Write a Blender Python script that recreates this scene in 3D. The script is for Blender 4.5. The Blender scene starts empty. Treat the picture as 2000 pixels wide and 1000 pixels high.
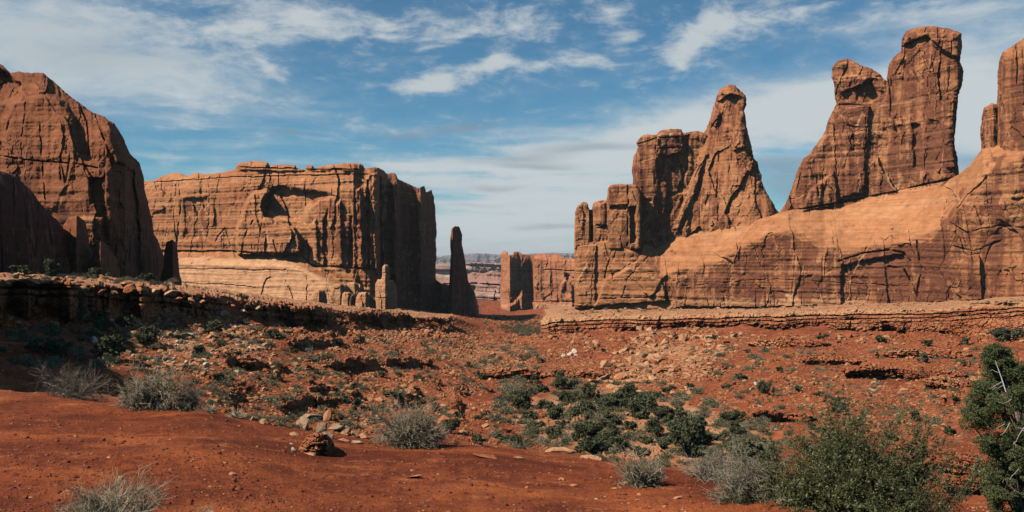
import bpy, math, random
import numpy as np
from mathutils import Vector, Matrix
from mathutils.bvhtree import BVHTree

# ------------------------------------------------------------------ camera, sky, sun, exposure
F = 1732.0                      # focal length in photo pixels (2000 px wide)
SC = bpy.context.scene
COL = SC.collection
cam = bpy.data.cameras.new("camera")
cam_o = bpy.data.objects.new("camera", cam)
COL.objects.link(cam_o)
cam_o.location = (0, 0, 0)
cam_o.rotation_euler = (math.pi / 2, 0, 0)
cam.sensor_width = 36.0
cam.lens = 36.0 * F / 2000.0
cam.clip_start = 0.1
cam.clip_end = 60000
SC.camera = cam_o

SUN_EL = math.radians(47)
SUN_DIR = np.array([-0.90, -0.44, 0.0]); SUN_DIR /= np.linalg.norm(SUN_DIR)
SUN_DIR = np.array([SUN_DIR[0] * math.cos(SUN_EL), SUN_DIR[1] * math.cos(SUN_EL), math.sin(SUN_EL)])
sun = bpy.data.lights.new("sun", 'SUN')
sun.energy = 5.0
sun.angle = math.radians(0.55)
sun.color = (1.0, 0.93, 0.82)
sun_o = bpy.data.objects.new("sun", sun)
COL.objects.link(sun_o)
sun_o.rotation_euler = Vector(SUN_DIR).to_track_quat('Z', 'Y').to_euler()
sun_o.location = (0, 0, 300)

SC.view_settings.view_transform = 'Standard'
SC.view_settings.look = 'None'
SC.view_settings.exposure = 0.22
SC.view_settings.gamma = 1.0
SC.cycles.max_bounces = 5
SC.cycles.diffuse_bounces = 0


def NT(nt, kind, ins=None, **props):
    n = nt.nodes.new(kind)
    for k, v in props.items():
        setattr(n, k, v)
    if ins:
        for k, v in ins.items():
            s = n.inputs[k]
            if isinstance(v, bpy.types.NodeSocket):
                nt.links.new(v, s)
            else:
                s.default_value = v
    return n


def math_(nt, op, a, b=None, clamp=False):
    n = nt.nodes.new('ShaderNodeMath'); n.operation = op; n.use_clamp = clamp
    for i, v in enumerate((a, b)):
        if v is None: continue
        if isinstance(v, bpy.types.NodeSocket): nt.links.new(v, n.inputs[i])
        else: n.inputs[i].default_value = v
    return n.outputs[0]


def mixc(nt, fac, a, b, blend='MIX'):
    n = nt.nodes.new('ShaderNodeMix'); n.data_type = 'RGBA'; n.blend_type = blend; n.clamp_factor = True
    for s, v in ((n.inputs[0], fac), (n.inputs[6], a), (n.inputs[7], b)):
        if isinstance(v, bpy.types.NodeSocket): nt.links.new(v, s)
        elif isinstance(v, (int, float)): s.default_value = v
        else: s.default_value = (v[0], v[1], v[2], 1)
    return n.outputs[2]


def sstep(nt, x, lo, hi, a=0.0, b=1.0):
    n = nt.nodes.new('ShaderNodeMapRange'); n.interpolation_type = 'SMOOTHSTEP'
    nt.links.new(x, n.inputs[0])
    n.inputs[1].default_value = lo; n.inputs[2].default_value = hi
    n.inputs[3].default_value = a; n.inputs[4].default_value = b
    return n.outputs[0]


def build_world():
    w = bpy.data.worlds.new("World"); SC.world = w; w.use_nodes = True
    nt = w.node_tree; nt.nodes.clear()
    sky = NT(nt, 'ShaderNodeTexSky', sky_type='NISHITA', sun_disc=False)
    sky.sun_elevation = SUN_EL
    sky.sun_rotation = math.atan2(SUN_DIR[0], SUN_DIR[1])
    sky.altitude = 1500; sky.air_density = 1.0; sky.dust_density = 0.6; sky.ozone_density = 2.2
    tc = NT(nt, 'ShaderNodeTexCoord')
    sep = NT(nt, 'ShaderNodeSeparateXYZ', {0: tc.outputs['Generated']})
    az = math_(nt, 'ARCTAN2', sep.outputs[0], sep.outputs[1])
    el = math_(nt, 'ARCSINE', sep.outputs[2])
    uv = NT(nt, 'ShaderNodeCombineXYZ', {0: az, 1: el, 2: 0.0}).outputs[0]
    # wispy warp of the coordinates
    wn = NT(nt, 'ShaderNodeTexNoise', {'Vector': NT(nt, 'ShaderNodeMapping', {0: uv, 3: (5, 12, 1)}).outputs[0], 'Scale': 1.0, 'Detail': 3.0})
    off = NT(nt, 'ShaderNodeVectorMath', {0: wn.outputs['Color'], 1: (0.5, 0.5, 0.5)}, operation='SUBTRACT')
    off2 = NT(nt, 'ShaderNodeVectorMath', {0: off.outputs[0], 1: (0.10, 0.035, 0)}, operation='MULTIPLY')
    wuv = NT(nt, 'ShaderNodeVectorMath', {0: uv, 1: off2.outputs[0]}, operation='ADD').outputs[0]

    def ang(px, py):
        u = math.atan((px - 1000) / F)
        return u, math.atan((500 - py) / F * math.cos(u))

    def blobs(lst, vec):
        tot = None
        for (px, py, rx, ry, rot, s) in lst:
            u, v = ang(px, py)
            m = NT(nt, 'ShaderNodeMapping', {0: vec, 1: (u, v, 0), 2: (0, 0, math.radians(rot)), 3: (rx / F, ry / F, 1)}, vector_type='TEXTURE')
            g = NT(nt, 'ShaderNodeTexGradient', {0: m.outputs[0]}, gradient_type='QUADRATIC_SPHERE').outputs[1]
            g = math_(nt, 'MULTIPLY', g, s)
            tot = g if tot is None else math_(nt, 'ADD', tot, g)
        return tot

    def noise(vec, sx, sy, detail, rough, loc=(0, 0, 0)):
        m = NT(nt, 'ShaderNodeMapping', {0: vec, 1: loc, 3: (sx, sy, 1)})
        return NT(nt, 'ShaderNodeTexNoise', {'Vector': m.outputs[0], 'Scale': 1.0, 'Detail': detail, 'Roughness': rough}).outputs[0]

    veil = blobs([
        (100, 70, 640, 190, -5, 1.05), (330, 180, 480, 110, -3, .5), (650, 20, 330, 80, 0, .4),
        (1560, 215, 760, 125, 9, 1.7), (1180, 300, 560, 100, 8, 1.0), (1950, 240, 480, 190, 0, 1.3),
        (1050, 400, 640, 190, 2, 1.2), (960, 460, 480, 90, 0, .9), (1900, 20, 420, 60, 3, .8), (1880, 400, 420, 130, 0, .5),
        (420, 330, 360, 110, 0, .20), (800, 330, 300, 60, 5, .25)], wuv)
    crisp = blobs([
        (845, 168, 165, 42, 10, 1.5), (800, 180, 130, 26, 2, .9), (965, 128, 110, 50, 14, 1.7), (1050, 130, 110, 32, 0, 1.1), (1140, 115, 110, 28, 5, .8),
        (760, 35, 200, 50, -4, 1.1), (610, 45, 220, 70, -12, 1.0), (890, 55, 110, 40, 20, .9), (1010, 42, 170, 58, -12, 1.0),
        (830, 92, 70, 14, 12, .7), (745, 62, 60, 14, 0, .8), (1180, 25, 160, 70, -25, .8),
        (1335, 92, 135, 60, 12, 1.5), (1390, 40, 170, 66, 18, 1.3), (1500, 30, 170, 34, 4, .9), (1215, 70, 70, 40, 20, .6), (1325, 130, 60, 40, 0, .7),
        (500, 60, 200, 110, 20, .8), (480, 190, 130, 40, 0, .7), (330, 205, 160, 30, 2, .6), (540, 130, 110, 40, -15, .8),
        (390, 255, 46, 14, 0, .9), (300, 40, 300, 90, 0, .6), (645, 145, 80, 20, -10, .6), (1600, 18, 120, 26, -5, .6), (1800, 10, 300, 40, 5, .7),
        (1050, 470, 260, 18, 1, 1.2), (900, 482, 160, 14, 0, 1.0), (1000, 350, 300, 30, 1, .6), (1500, 330, 200, 30, 0, .3)], wuv)
    grey = blobs([
        (900, 246, 210, 18, 5, 1.2), (780, 268, 150, 12, 2, 1.3), (545, 264, 70, 14, 2, 1.1), (1150, 285, 230, 34, 3, 1.1), (1010, 310, 220, 26, 2, .9), (960, 370, 260, 20, 0, .7),
        (1060, 330, 300, 24, -2, .8), (1530, 322, 170, 30, 0, 1.5), (1640, 345, 240, 40, 0, 1.0), (1530, 375, 140, 70, 0, 1.5), (1900, 320, 120, 60, 0, 1.0), (1080, 440, 340, 26, 0, .7), (900, 400, 160, 14, 0, .6),
        (150, 90, 560, 170, -5, .75)], wuv)

    nb = noise(wuv, 9, 26, 8, .62)                 # broad
    nf = noise(wuv, 26, 60, 9, .66, (3, 1, 0))     # fine puffs
    ns = noise(wuv, 5, 75, 7, .55, (7, 2, 0))      # horizontal streaks
    nbs = math_(nt, 'SUBTRACT', nb, .5)
    nfs = math_(nt, 'SUBTRACT', nf, .5)
    nss = math_(nt, 'SUBTRACT', ns, .5)
    low = sstep(nt, el, .02, .20, 1.0, 0.0)        # streaks live low in the sky
    v1 = math_(nt, 'ADD', veil, math_(nt, 'MULTIPLY', nbs, math_(nt, 'ADD', math_(nt, 'MULTIPLY', veil, 1.3), .9)))
    v1 = math_(nt, 'ADD', v1, math_(nt, 'MULTIPLY', math_(nt, 'MULTIPLY', nss, low), 3.6))
    v1 = math_(nt, 'ADD', v1, math_(nt, 'MULTIPLY', nfs, .55))
    vf = sstep(nt, v1, -.12, 1.05, 0.0, .97)
    c1 = math_(nt, 'ADD', crisp, math_(nt, 'MULTIPLY', nfs, 2.6))
    c1 = math_(nt, 'ADD', c1, math_(nt, 'MULTIPLY', nbs, 1.3))
    cf = sstep(nt, c1, .05, 1.25, 0.0, .92)
    g1 = math_(nt, 'ADD', grey, math_(nt, 'MULTIPLY', math_(nt, 'MULTIPLY', nss, low), 1.8))
    g1 = math_(nt, 'ADD', g1, math_(nt, 'MULTIPLY', nbs, .9))
    gf = sstep(nt, g1, .15, .95, 0.0, .55)
    K = 0.064                                      # background strength; the clouds are given in sky units
    tint = mixc(nt, 1.0, sky.outputs[0], (0.60, 1.06, 1.14), 'MULTIPLY')
    sk = NT(nt, 'ShaderNodeHueSaturation', {'Saturation': 1.0, 'Value': 1.0, 'Color': tint}).outputs[0]
    cveil = (0.49 / K, 0.535 / K, 0.55 / K)
    ccris = (0.47 / K, 0.51 / K, 0.53 / K)
    cgrey = (0.20 / K, 0.26 / K, 0.32 / K)
    c = mixc(nt, vf, sk, cveil)
    c = mixc(nt, cf, c, ccris)
    c = mixc(nt, gf, c, cgrey)
    bg = NT(nt, 'ShaderNodeBackground', {'Color': c, 'Strength': K})
    out = NT(nt, 'ShaderNodeOutputWorld')
    nt.links.new(bg.outputs[0], out.inputs[0])
    w.cycles.sampling_method = 'MANUAL'
    w.cycles.sample_map_resolution = 512


build_world()

# ------------------------------------------------------------------ noise in numpy
_rng = np.random.RandomState(7)
PERM = _rng.permutation(4096).astype(np.int32)
PERM = np.concatenate([PERM, PERM])
GR = _rng.normal(size=(4096, 3)).astype(np.float32)
GR /= np.linalg.norm(GR, axis=1)[:, None]
RND = _rng.rand(4096, 4).astype(np.float32)


def _h(ix, iy, iz):
    return PERM[(PERM[(PERM[ix & 4095] + iy) & 4095] + iz) & 4095]


def perlin(x, y, z):
    x = np.asarray(x, np.float32); y = np.broadcast_to(np.asarray(y, np.float32), x.shape); z = np.broadcast_to(np.asarray(z, np.float32), x.shape)
    ix = np.floor(x).astype(np.int32); iy = np.floor(y).astype(np.int32); iz = np.floor(z).astype(np.int32)
    fx = x - ix; fy = y - iy; fz = z - iz
    u = fx * fx * fx * (fx * (fx * 6 - 15) + 10); v = fy * fy * fy * (fy * (fy * 6 - 15) + 10); w = fz * fz * fz * (fz * (fz * 6 - 15) + 10)
    def g(a, b, c):
        q = GR[_h(ix + a, iy + b, iz + c)]
        return q[..., 0] * (fx - a) + q[..., 1] * (fy - b) + q[..., 2] * (fz - c)
    x00 = g(0, 0, 0); x00 += u * (g(1, 0, 0) - x00)
    x10 = g(0, 1, 0); x10 += u * (g(1, 1, 0) - x10)
    x01 = g(0, 0, 1); x01 += u * (g(1, 0, 1) - x01)
    x11 = g(0, 1, 1); x11 += u * (g(1, 1, 1) - x11)
    y0 = x00 + v * (x10 - x00); y1 = x01 + v * (x11 - x01)
    return (y0 + w * (y1 - y0)) * 1.5


def fbm(x, y, z, o=4, g=.5, ridge=False):
    s = 0; a = 1.0; t = 0
    for i in range(o):
        n = perlin(x * 2 ** i + 17.3 * i + .31, y * 2 ** i + 5.1 * i + .17, z * 2 ** i + 9.7 * i + .43)
        if ridge: n = 1 - 2 * np.abs(n)
        s = s + a * n; t += a; a *= g
    return s / t


VOFF = [0, 0]


def voro(x, y, z):
    """cell noise: distance to the nearest point, gap to the second one, four random numbers and offset of the cell"""
    ix = np.floor(x).astype(np.int32); iy = np.floor(y).astype(np.int32); iz = np.floor(z).astype(np.int32)
    d1 = np.full(x.shape, 9.0, np.float32); d2 = d1.copy(); idn = np.zeros(x.shape, np.int32); ox = d1 * 0; oz = d1 * 0
    for a in (-1, 0, 1):
        for b in (-1, 0, 1):
            for c in (-1, 0, 1):
                h = _h(ix + a, iy + b, iz + c); r = RND[h]
                dx = ix + a + r[..., 0] - x; dy = iy + b + r[..., 1] - y; dz = iz + c + r[..., 2] - z
                d = np.sqrt(dx * dx + dy * dy + dz * dz)
                m = d < d1
                d2 = np.where(m, d1, np.minimum(d2, d)); d1 = np.where(m, d, d1); idn = np.where(m, h, idn); ox = np.where(m, dx, ox); oz = np.where(m, dz, oz)
    VOFF[0] = ox; VOFF[1] = oz
    return d1, d2 - d1, RND[(idn * 7 + 3) & 4095]


def smooth(x, a, b):
    t = np.clip((x - a) / (b - a), 0, 1)
    return t * t * (3 - 2 * t)


def polysdf(poly, X, Y):
    P = np.array(poly, np.float32); n = len(P)
    d = np.full(X.shape, 1e18, np.float32); s = np.ones(X.shape, bool)
    for i in range(n):
        a = P[i]; b = P[i - 1]
        ex, ey = b[0] - a[0], b[1] - a[1]
        wx = X - a[0]; wy = Y - a[1]
        t = np.clip((wx * ex + wy * ey) / max(ex * ex + ey * ey, 1e-9), 0, 1)
        bx = wx - ex * t; by = wy - ey * t
        d = np.minimum(d, bx * bx + by * by)
        c1 = Y >= a[1]; c2 = Y < b[1]; c3 = ex * wy > ey * wx
        s ^= (c1 & c2 & c3) | (~c1 & ~c2 & ~c3)
    return np.sqrt(d) * np.where(s, 1, -1)


def linedist(line, X, Y):
    d = np.full(X.shape, 1e9, np.float32)
    for (ax, ay), (bx, by) in zip(line[:-1], line[1:]):
        ex, ey = bx - ax, by - ay
        t = np.clip(((X - ax) * ex + (Y - ay) * ey) / (ex * ex + ey * ey), 0, 1)
        d = np.minimum(d, np.hypot(X - ax - ex * t, Y - ay - ey * t))
    return d


# ------------------------------------------------------------------ mesh helpers
def mk_mesh(name, V, faces, smooth_=True):
    """faces: list of int arrays (M,k)"""
    me = bpy.data.meshes.new(name)
    V = np.ascontiguousarray(V, np.float32)
    me.vertices.add(len(V)); me.vertices.foreach_set('co', V.ravel())
    fl = [f for f in faces if len(f)]
    loops = np.concatenate([f.ravel() for f in fl]).astype(np.int32)
    tot = np.concatenate([np.full(len(f), f.shape[1], np.int32) for f in fl])
    start = np.concatenate([[0], np.cumsum(tot)[:-1]]).astype(np.int32)
    me.loops.add(len(loops)); me.loops.foreach_set('vertex_index', loops)
    me.polygons.add(len(tot)); me.polygons.foreach_set('loop_start', start)
    try: me.polygons.foreach_set('loop_total', tot)
    except Exception: pass
    me.polygons.foreach_set('use_smooth', np.full(len(tot), smooth_))
    me.update(calc_edges=True)
    me.validate()
    return me


def link(name, me, mat=None, parent=None):
    o = bpy.data.objects.new(name, me)
    COL.objects.link(o)
    if mat and not me.materials: me.materials.append(mat)
    if parent: o.parent = parent
    return o


def tag(o, label=None, cat=None, group=None, kind=None):
    if label: o['label'] = label
    if cat: o['category'] = cat
    if group: o['group'] = group
    if kind: o['kind'] = kind
    return o


def empty(name, loc=(0, 0, 0), rz=0.0):
    o = bpy.data.objects.new(name, None); COL.objects.link(o)
    o.location = loc; o.rotation_euler = (0, 0, rz)
    o.empty_display_size = .2
    return o


def attr(me, name, vals):
    a = me.attributes.new(name, 'FLOAT', 'POINT')
    a.data.foreach_set('value', np.ascontiguousarray(vals, np.float32))


# ------------------------------------------------------------------ materials
def rock_material(name, base, base2, dark, pale, sc=1.0, strata=.25, bump=.35, patch=1.0):
    m = bpy.data.materials.new(name); m.use_nodes = True; nt = m.node_tree
    bs = nt.nodes['Principled BSDF']
    bs.inputs['Roughness'].default_value = .93
    bs.inputs['Specular IOR Level'].default_value = .12
    pos = NT(nt, 'ShaderNodeNewGeometry').outputs['Position']
    def nz(sx, sy, sz, det=6, ro=.6, dist=0.0, loc=(0, 0, 0)):
        mp = NT(nt, 'ShaderNodeMapping', {0: pos, 1: loc, 3: (sx / sc, sy / sc, sz / sc)})
        return NT(nt, 'ShaderNodeTexNoise', {'Vector': mp.outputs[0], 'Scale': 1.0, 'Detail': det, 'Roughness': ro, 'Distortion': dist}).outputs[0]
    broad = nz(.03, .03, .05, 5)
    fine = nz(.35, .35, .45, 9, .68)
    stra = nz(.03, .03, .33, 7, .66, .6, (3, 0, 0))
    stre = nz(.45, .45, .018, 6, .6, .4, (0, 5, 0))
    blot = nz(.10, .10, .07, 8, .72, .8, (9, 2, 4))
    beds = nz(.015, .015, 1.5, 4, .6, .25, (7, 1, 0))
    av = NT(nt, 'ShaderNodeAttribute', attribute_name='varnish_shade').outputs['Fac']
    ap = NT(nt, 'ShaderNodeAttribute', attribute_name='pale').outputs['Fac']
    c = mixc(nt, sstep(nt, broad, .35, .65), base, base2)
    c = mixc(nt, math_(nt, 'MULTIPLY', sstep(nt, stra, .50, .64), strata), c, pale)
    c = mixc(nt, math_(nt, 'MULTIPLY', sstep(nt, stra, .46, .36), strata * 1.2), c, dark)
    pf = math_(nt, 'ADD', ap, math_(nt, 'MULTIPLY', math_(nt, 'SUBTRACT', blot, .5), .8))
    c = mixc(nt, math_(nt, 'MULTIPLY', sstep(nt, pf, .25, .75), .85), c, pale)
    # desert varnish and painted shade: a mask on the rock, broken by blotches and vertical streaks
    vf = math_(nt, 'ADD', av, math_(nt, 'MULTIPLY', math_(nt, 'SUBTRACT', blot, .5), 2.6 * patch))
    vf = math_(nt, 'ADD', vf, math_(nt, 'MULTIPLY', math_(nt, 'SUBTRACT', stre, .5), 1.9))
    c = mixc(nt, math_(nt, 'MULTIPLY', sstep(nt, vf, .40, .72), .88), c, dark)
    c = mixc(nt, sstep(nt, fine, .38, .30), c, tuple(v * .62 for v in dark))
    c = mixc(nt, math_(nt, 'MULTIPLY', sstep(nt, beds, .46, .36), .26), c, dark)
    c = mixc(nt, math_(nt, 'MULTIPLY', sstep(nt, beds, .56, .66), .22), c, pale)
    hv = NT(nt, 'ShaderNodeHueSaturation', {'Color': c})
    nt.links.new(sstep(nt, fine, .30, .72, .80, 1.20), hv.inputs['Value'])
    nt.links.new(hv.outputs[0], bs.inputs['Base Color'])
    vor = NT(nt, 'ShaderNodeTexVoronoi', {'Vector': NT(nt, 'ShaderNodeMapping', {0: pos, 3: (.5 / sc, .5 / sc, .30 / sc)}).outputs[0], 'Scale': 1.0}, feature='DISTANCE_TO_EDGE').outputs[0]
    hgt = math_(nt, 'ADD', math_(nt, 'MULTIPLY', fine, 1.6), math_(nt, 'MULTIPLY', sstep(nt, vor, 0, .06), .18))
    hgt = math_(nt, 'ADD', hgt, math_(nt, 'ADD', math_(nt, 'MULTIPLY', stra, .3), math_(nt, 'MULTIPLY', beds, .18)))
    b = NT(nt, 'ShaderNodeBump', {'Height': hgt, 'Strength': bump, 'Distance': 1.6 * sc})
    nt.links.new(b.outputs[0], bs.inputs['Normal'])
    return m


def simple_material(name, c1, c2, scale=8.0, rough=.9, bump=0.0, trans=0.0, c3=None, world=False):
    m = bpy.data.materials.new(name); m.use_nodes = True; nt = m.node_tree
    bs = nt.nodes['Principled BSDF']; bs.inputs['Roughness'].default_value = rough
    bs.inputs['Specular IOR Level'].default_value = .2
    tc = NT(nt, 'ShaderNodeTexCoord').outputs['Object']
    if world: tc = NT(nt, 'ShaderNodeNewGeometry').outputs['Position']
    n = NT(nt, 'ShaderNodeTexNoise', {'Vector': tc, 'Scale': scale, 'Detail': 6.0, 'Roughness': .65}).outputs[0]
    oi = NT(nt, 'ShaderNodeObjectInfo').outputs['Random']
    f = math_(nt, 'ADD', n, math_(nt, 'MULTIPLY', math_(nt, 'SUBTRACT', oi, .5), .25))
    c = mixc(nt, sstep(nt, f, .36, .64), c1, c2)
    if c3: c = mixc(nt, sstep(nt, NT(nt, 'ShaderNodeTexNoise', {'Vector': tc, 'Scale': scale * 3.1, 'Detail': 2.0}).outputs[0], .55, .70), c, c3)
    nt.links.new(c, bs.inputs['Base Color'])
    if bump:
        b = NT(nt, 'ShaderNodeBump', {'Height': n, 'Strength': bump, 'Distance': .1})
        nt.links.new(b.outputs[0], bs.inputs['Normal'])
    if trans:
        tr = NT(nt, 'ShaderNodeBsdfTranslucent', {'Color': c})
        mx = NT(nt, 'ShaderNodeMixShader', {0: trans, 1: bs.outputs[0], 2: tr.outputs[0]})
        nt.links.new(mx.outputs[0], nt.nodes['Material Output'].inputs[0])
    return m


ORANGE = (.44, .182, .077); ORANGE2 = (.35, .130, .054); VARN_SHADE = (.165, .055, .030); PALE = (.56, .305, .16)
M_ROCK = rock_material('entrada_sandstone', ORANGE, ORANGE2, VARN_SHADE, PALE)
M_ROCKR = rock_material('entrada_sandstone_wall', ORANGE, ORANGE2, VARN_SHADE, PALE, patch=.8)
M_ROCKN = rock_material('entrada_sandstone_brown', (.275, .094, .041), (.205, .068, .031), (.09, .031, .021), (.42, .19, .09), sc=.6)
M_LEDGE = rock_material('red_ledge_rock', (.40, .135, .055), (.33, .10, .042), (.17, .055, .032), (.55, .28, .14), sc=.22, strata=.5, bump=.6)
M_FAR = rock_material('far_sandstone', (.48, .185, .085), (.38, .135, .062), (.14, .052, .034), (.52, .27, .15), sc=2.0, strata=.5)
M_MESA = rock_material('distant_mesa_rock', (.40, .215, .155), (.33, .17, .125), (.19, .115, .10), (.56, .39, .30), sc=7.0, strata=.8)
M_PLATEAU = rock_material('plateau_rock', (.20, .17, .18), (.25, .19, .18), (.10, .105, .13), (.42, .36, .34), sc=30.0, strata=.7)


# ------------------------------------------------------------------ rock solids traced in outline, each with its own distance and thickness
def lerp_pts(pts, x):
    p = np.array(pts, np.float64)
    return np.interp(x, p[:, 0], p[:, 1])


def solid(name, poly, plan, mat, thick=25, R=6, r=7, step=1.6, edge=1.6, amp=1.0, fs=1.0, batter=0.0, base_py=600,
          feats=(), cracks=(), bands=(), varn=(), pale=(), v0=0.0, p0=0.0, seed=0, strata=.28, slab=1.0, flute=1.0, parent=None, extra=None, blocky=0.0, calm=()):
    P = np.array(poly, float)
    x0, y0 = P.min(0) - 4; x1, y1 = P.max(0) + 4
    gx = np.arange(x0, x1 + step, step); gy = np.arange(y0, y1 + step, step)
    X, Y = np.meshgrid(gx, gy); X = X.astype(np.float32); Y = Y.astype(np.float32)
    so = seed * 31.7
    d = polysdf(poly, X, Y)
    if edge:
        d = d + edge * (fbm(X / 26, Y / 26, so, 3) * 1.6 + fbm(X / 7, Y / 5, so + 4, 2) * .8)
    gyy, gxx = np.gradient(d, step)
    g2 = np.maximum(gxx ** 2 + gyy ** 2, .25)
    ins = d < 0
    # cells with a corner inside
    c = ins[:-1, :-1] | ins[1:, :-1] | ins[:-1, 1:] | ins[1:, 1:]
    keep = np.zeros(X.shape, bool)
    keep[:-1, :-1] |= c; keep[1:, :-1] |= c; keep[:-1, 1:] |= c; keep[1:, 1:] |= c
    o = keep & ~ins
    X = np.where(o, X - d * gxx / g2, X); Y = np.where(o, Y - d * gyy / g2, Y)
    e = np.where(ins, -d, 0)
    idx = np.full(X.shape, -1, np.int64); idx[keep] = np.arange(keep.sum())
    px = X[keep]; py = Y[keep]; e = e[keep]
    Y0 = lerp_pts(plan, px) if not callable(plan) else plan(px, py)
    Y0 = Y0 + batter * (base_py - py)
    em = e * Y0 / F
    cc = np.sqrt(1 - (1 - np.clip(em / r, 0, 1)) ** 2)
    wx = (px - 1000) / F * Y0; wz = (500 - py) / F * Y0; wy = Y0
    rel = np.zeros_like(Y0); eg = np.zeros_like(Y0)
    # big forms
    rel += amp * 2.6 * fs * fbm(wx / (22 * fs), wy / (22 * fs), wz / (30 * fs) + so, 3)
    cal = np.ones_like(Y0)
    for cp, w in calm:
        cal -= .82 * smooth(-(polysdf(cp, px, py) + 4 * fbm(px / 30, py / 30, so + 77, 3)), 0, w)
    cal = np.clip(cal, .12, 1); flute = flute * cal; slab_ = slab; slab = slab * cal
    if slab_:
        q = fbm(wx / (6 * fs), wy / (6 * fs), wz / (50 * fs) + so, 3)
        gate = smooth(fbm(wx / (14 * fs), wy / (14 * fs), wz / (14 * fs) + so + 5, 2), -.05, .25)
        rel += flute * fs * (1.7 * np.abs(q) + 1.5 * gate * smooth(-np.abs(fbm(wx / (11 * fs), wy / (11 * fs), wz / (60 * fs) + so + 8, 2)), -.03, 0))
    if slab_:
        wxx = wx + 1.6 * fs * fbm(wx / (6 * fs), wy / (6 * fs), wz / (6 * fs) + so, 3)
        wzz = wz + 2.2 * fs * fbm(wx / (6 * fs), wy / (6 * fs), wz / (7 * fs) + so + 50, 3)
        _, gap, rr = voro(wxx / (12 * fs), wy / (12 * fs), wzz / (26 * fs) + so)
        rel += slab * fs * (2.2 * (rr[..., 0] - .5) + 3.4 * (rr[..., 1] - .5) * VOFF[0] + 2.8 * (rr[..., 2] - .35) * VOFF[1] + .5 * smooth(-gap, -.02, 0) * (rr[..., 3] > .6))
        eg = smooth(-gap, -.05, -.005) * smooth(fbm(wx / (7 * fs), wy / (7 * fs), wz / (7 * fs) + so + 35, 3), -.05, .25)
        _, gap, rr = voro(wxx / (4.2 * fs) + 9, wy / (4.2 * fs), wzz / (8.5 * fs) + so)
        on = smooth(fbm(wx / (12 * fs), wy / (12 * fs), wz / (12 * fs) + so + 15, 2), -.1, .2)
        rel += on * slab * fs * (1.0 * (rr[..., 0] - .5) + 1.6 * (rr[..., 1] - .5) * VOFF[0] + 1.4 * (rr[..., 2] - .4) * VOFF[1])
        eg = np.maximum(eg, .8 * on * smooth(-gap, -.10, -.01) * smooth(fbm(wx / (5 * fs), wy / (5 * fs), wz / (5 * fs) + so + 65, 3), .0, .3))
        _, gap, rr = voro(wxx / (1.5 * fs) + 9, wy / (1.5 * fs), wzz / (2.2 * fs) + so)
        rel += slab * fs * .5 * ((rr[..., 0] - .5) + (rr[..., 1] - .5) * VOFF[0]) * on
    eg = eg * np.clip(cal * 1.4 - .4, 0, 1)
    if strata:
        zz = wz + 1.5 * fs * fbm(wx / (30 * fs), wy / (30 * fs), so + wz * 0, 2)
        rel += strata * fs * (1.3 * perlin(zz / (2.3 * fs), so, wx / (60 * fs)) + .7 * perlin(zz / (.9 * fs), so + 3, wx / (40 * fs)))
    if blocky:
        _, gap, rr = voro(wx / (1.6 * blocky), wy / (1.6 * blocky), wz / (.8 * blocky) + so)
        rel += blocky * (.9 * (rr[..., 0] - .5) + .8 * smooth(-gap, -.12, 0))
        _, gap, rr = voro(wx / (.6 * blocky), wy / (.6 * blocky), wz / (.35 * blocky) + so)
        rel += blocky * .35 * (rr[..., 0] - .5)
    rel += amp * .32 * fs * fbm(wx / (2.2 * fs), wy / (2.2 * fs), wz / (2.2 * fs) + so, 4, .6)
    wob = 5 * fbm(px / 30, py / 30, so, 3) + 2 * fbm(px / 8, py / 8, so, 2)
    for (fp, a, w) in feats:                # (polygon, metres towards (-) or away (+), width of its edge in pixels)
        s_ = polysdf(fp, px, py) + wob
        rel += a * smooth(-s_, 0, w)
    for (ln, w, a) in cracks:
        rel += a * smooth(-(linedist(ln, px + wob * .9, py + wob * .5)), -w, 0) * smooth(perlin(px / 17, py / 17, so + 2 + 0 * px), -.45, .25)
    for (pts, w, a, wv) in bands:           # horizontal seams given as py(px)
        yb = lerp_pts(pts, px) + wv * fbm(px / 40, so, 0 * px, 3)
        gate = ((px > pts[0][0]) & (px < pts[-1][0]))
        rel += a * smooth(-np.abs(py - yb), -w, -w * .35) * gate
    if extra is not None: rel += extra(px, py, wx, wy, wz)
    Yf = Y0 + R * (1 - cc) + rel
    Yb = Y0 + R + (thick - R) * cc + rel * (1 - cc)
    Yb = np.maximum(Yb, Yf)
    def P3(px, py, YY): return np.stack([(px - 1000) / F * YY, YY, (500 - py) / F * YY], 1)
    n = len(px)
    V = np.concatenate([P3(px, py, Yf), P3(px, py, Yb)])
    iy, ix = np.nonzero(c)
    q = np.stack([idx[iy, ix], idx[iy + 1, ix], idx[iy + 1, ix + 1], idx[iy, ix + 1]], 1)
    me = mk_mesh(name, V, [q, q[:, ::-1] + n], False)
    vv = np.full(n, v0, np.float32)
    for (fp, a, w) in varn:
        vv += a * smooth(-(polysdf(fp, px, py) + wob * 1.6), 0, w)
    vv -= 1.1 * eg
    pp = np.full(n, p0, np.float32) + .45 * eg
    for (fp, a, w) in pale:
        pp += a * smooth(-(polysdf(fp, px, py) + wob), 0, w)
    attr(me, 'varnish_shade', np.concatenate([vv, vv])); attr(me, 'pale', np.concatenate([pp, pp]))
    ob = link(name, me, mat, parent)
    return ob


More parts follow.
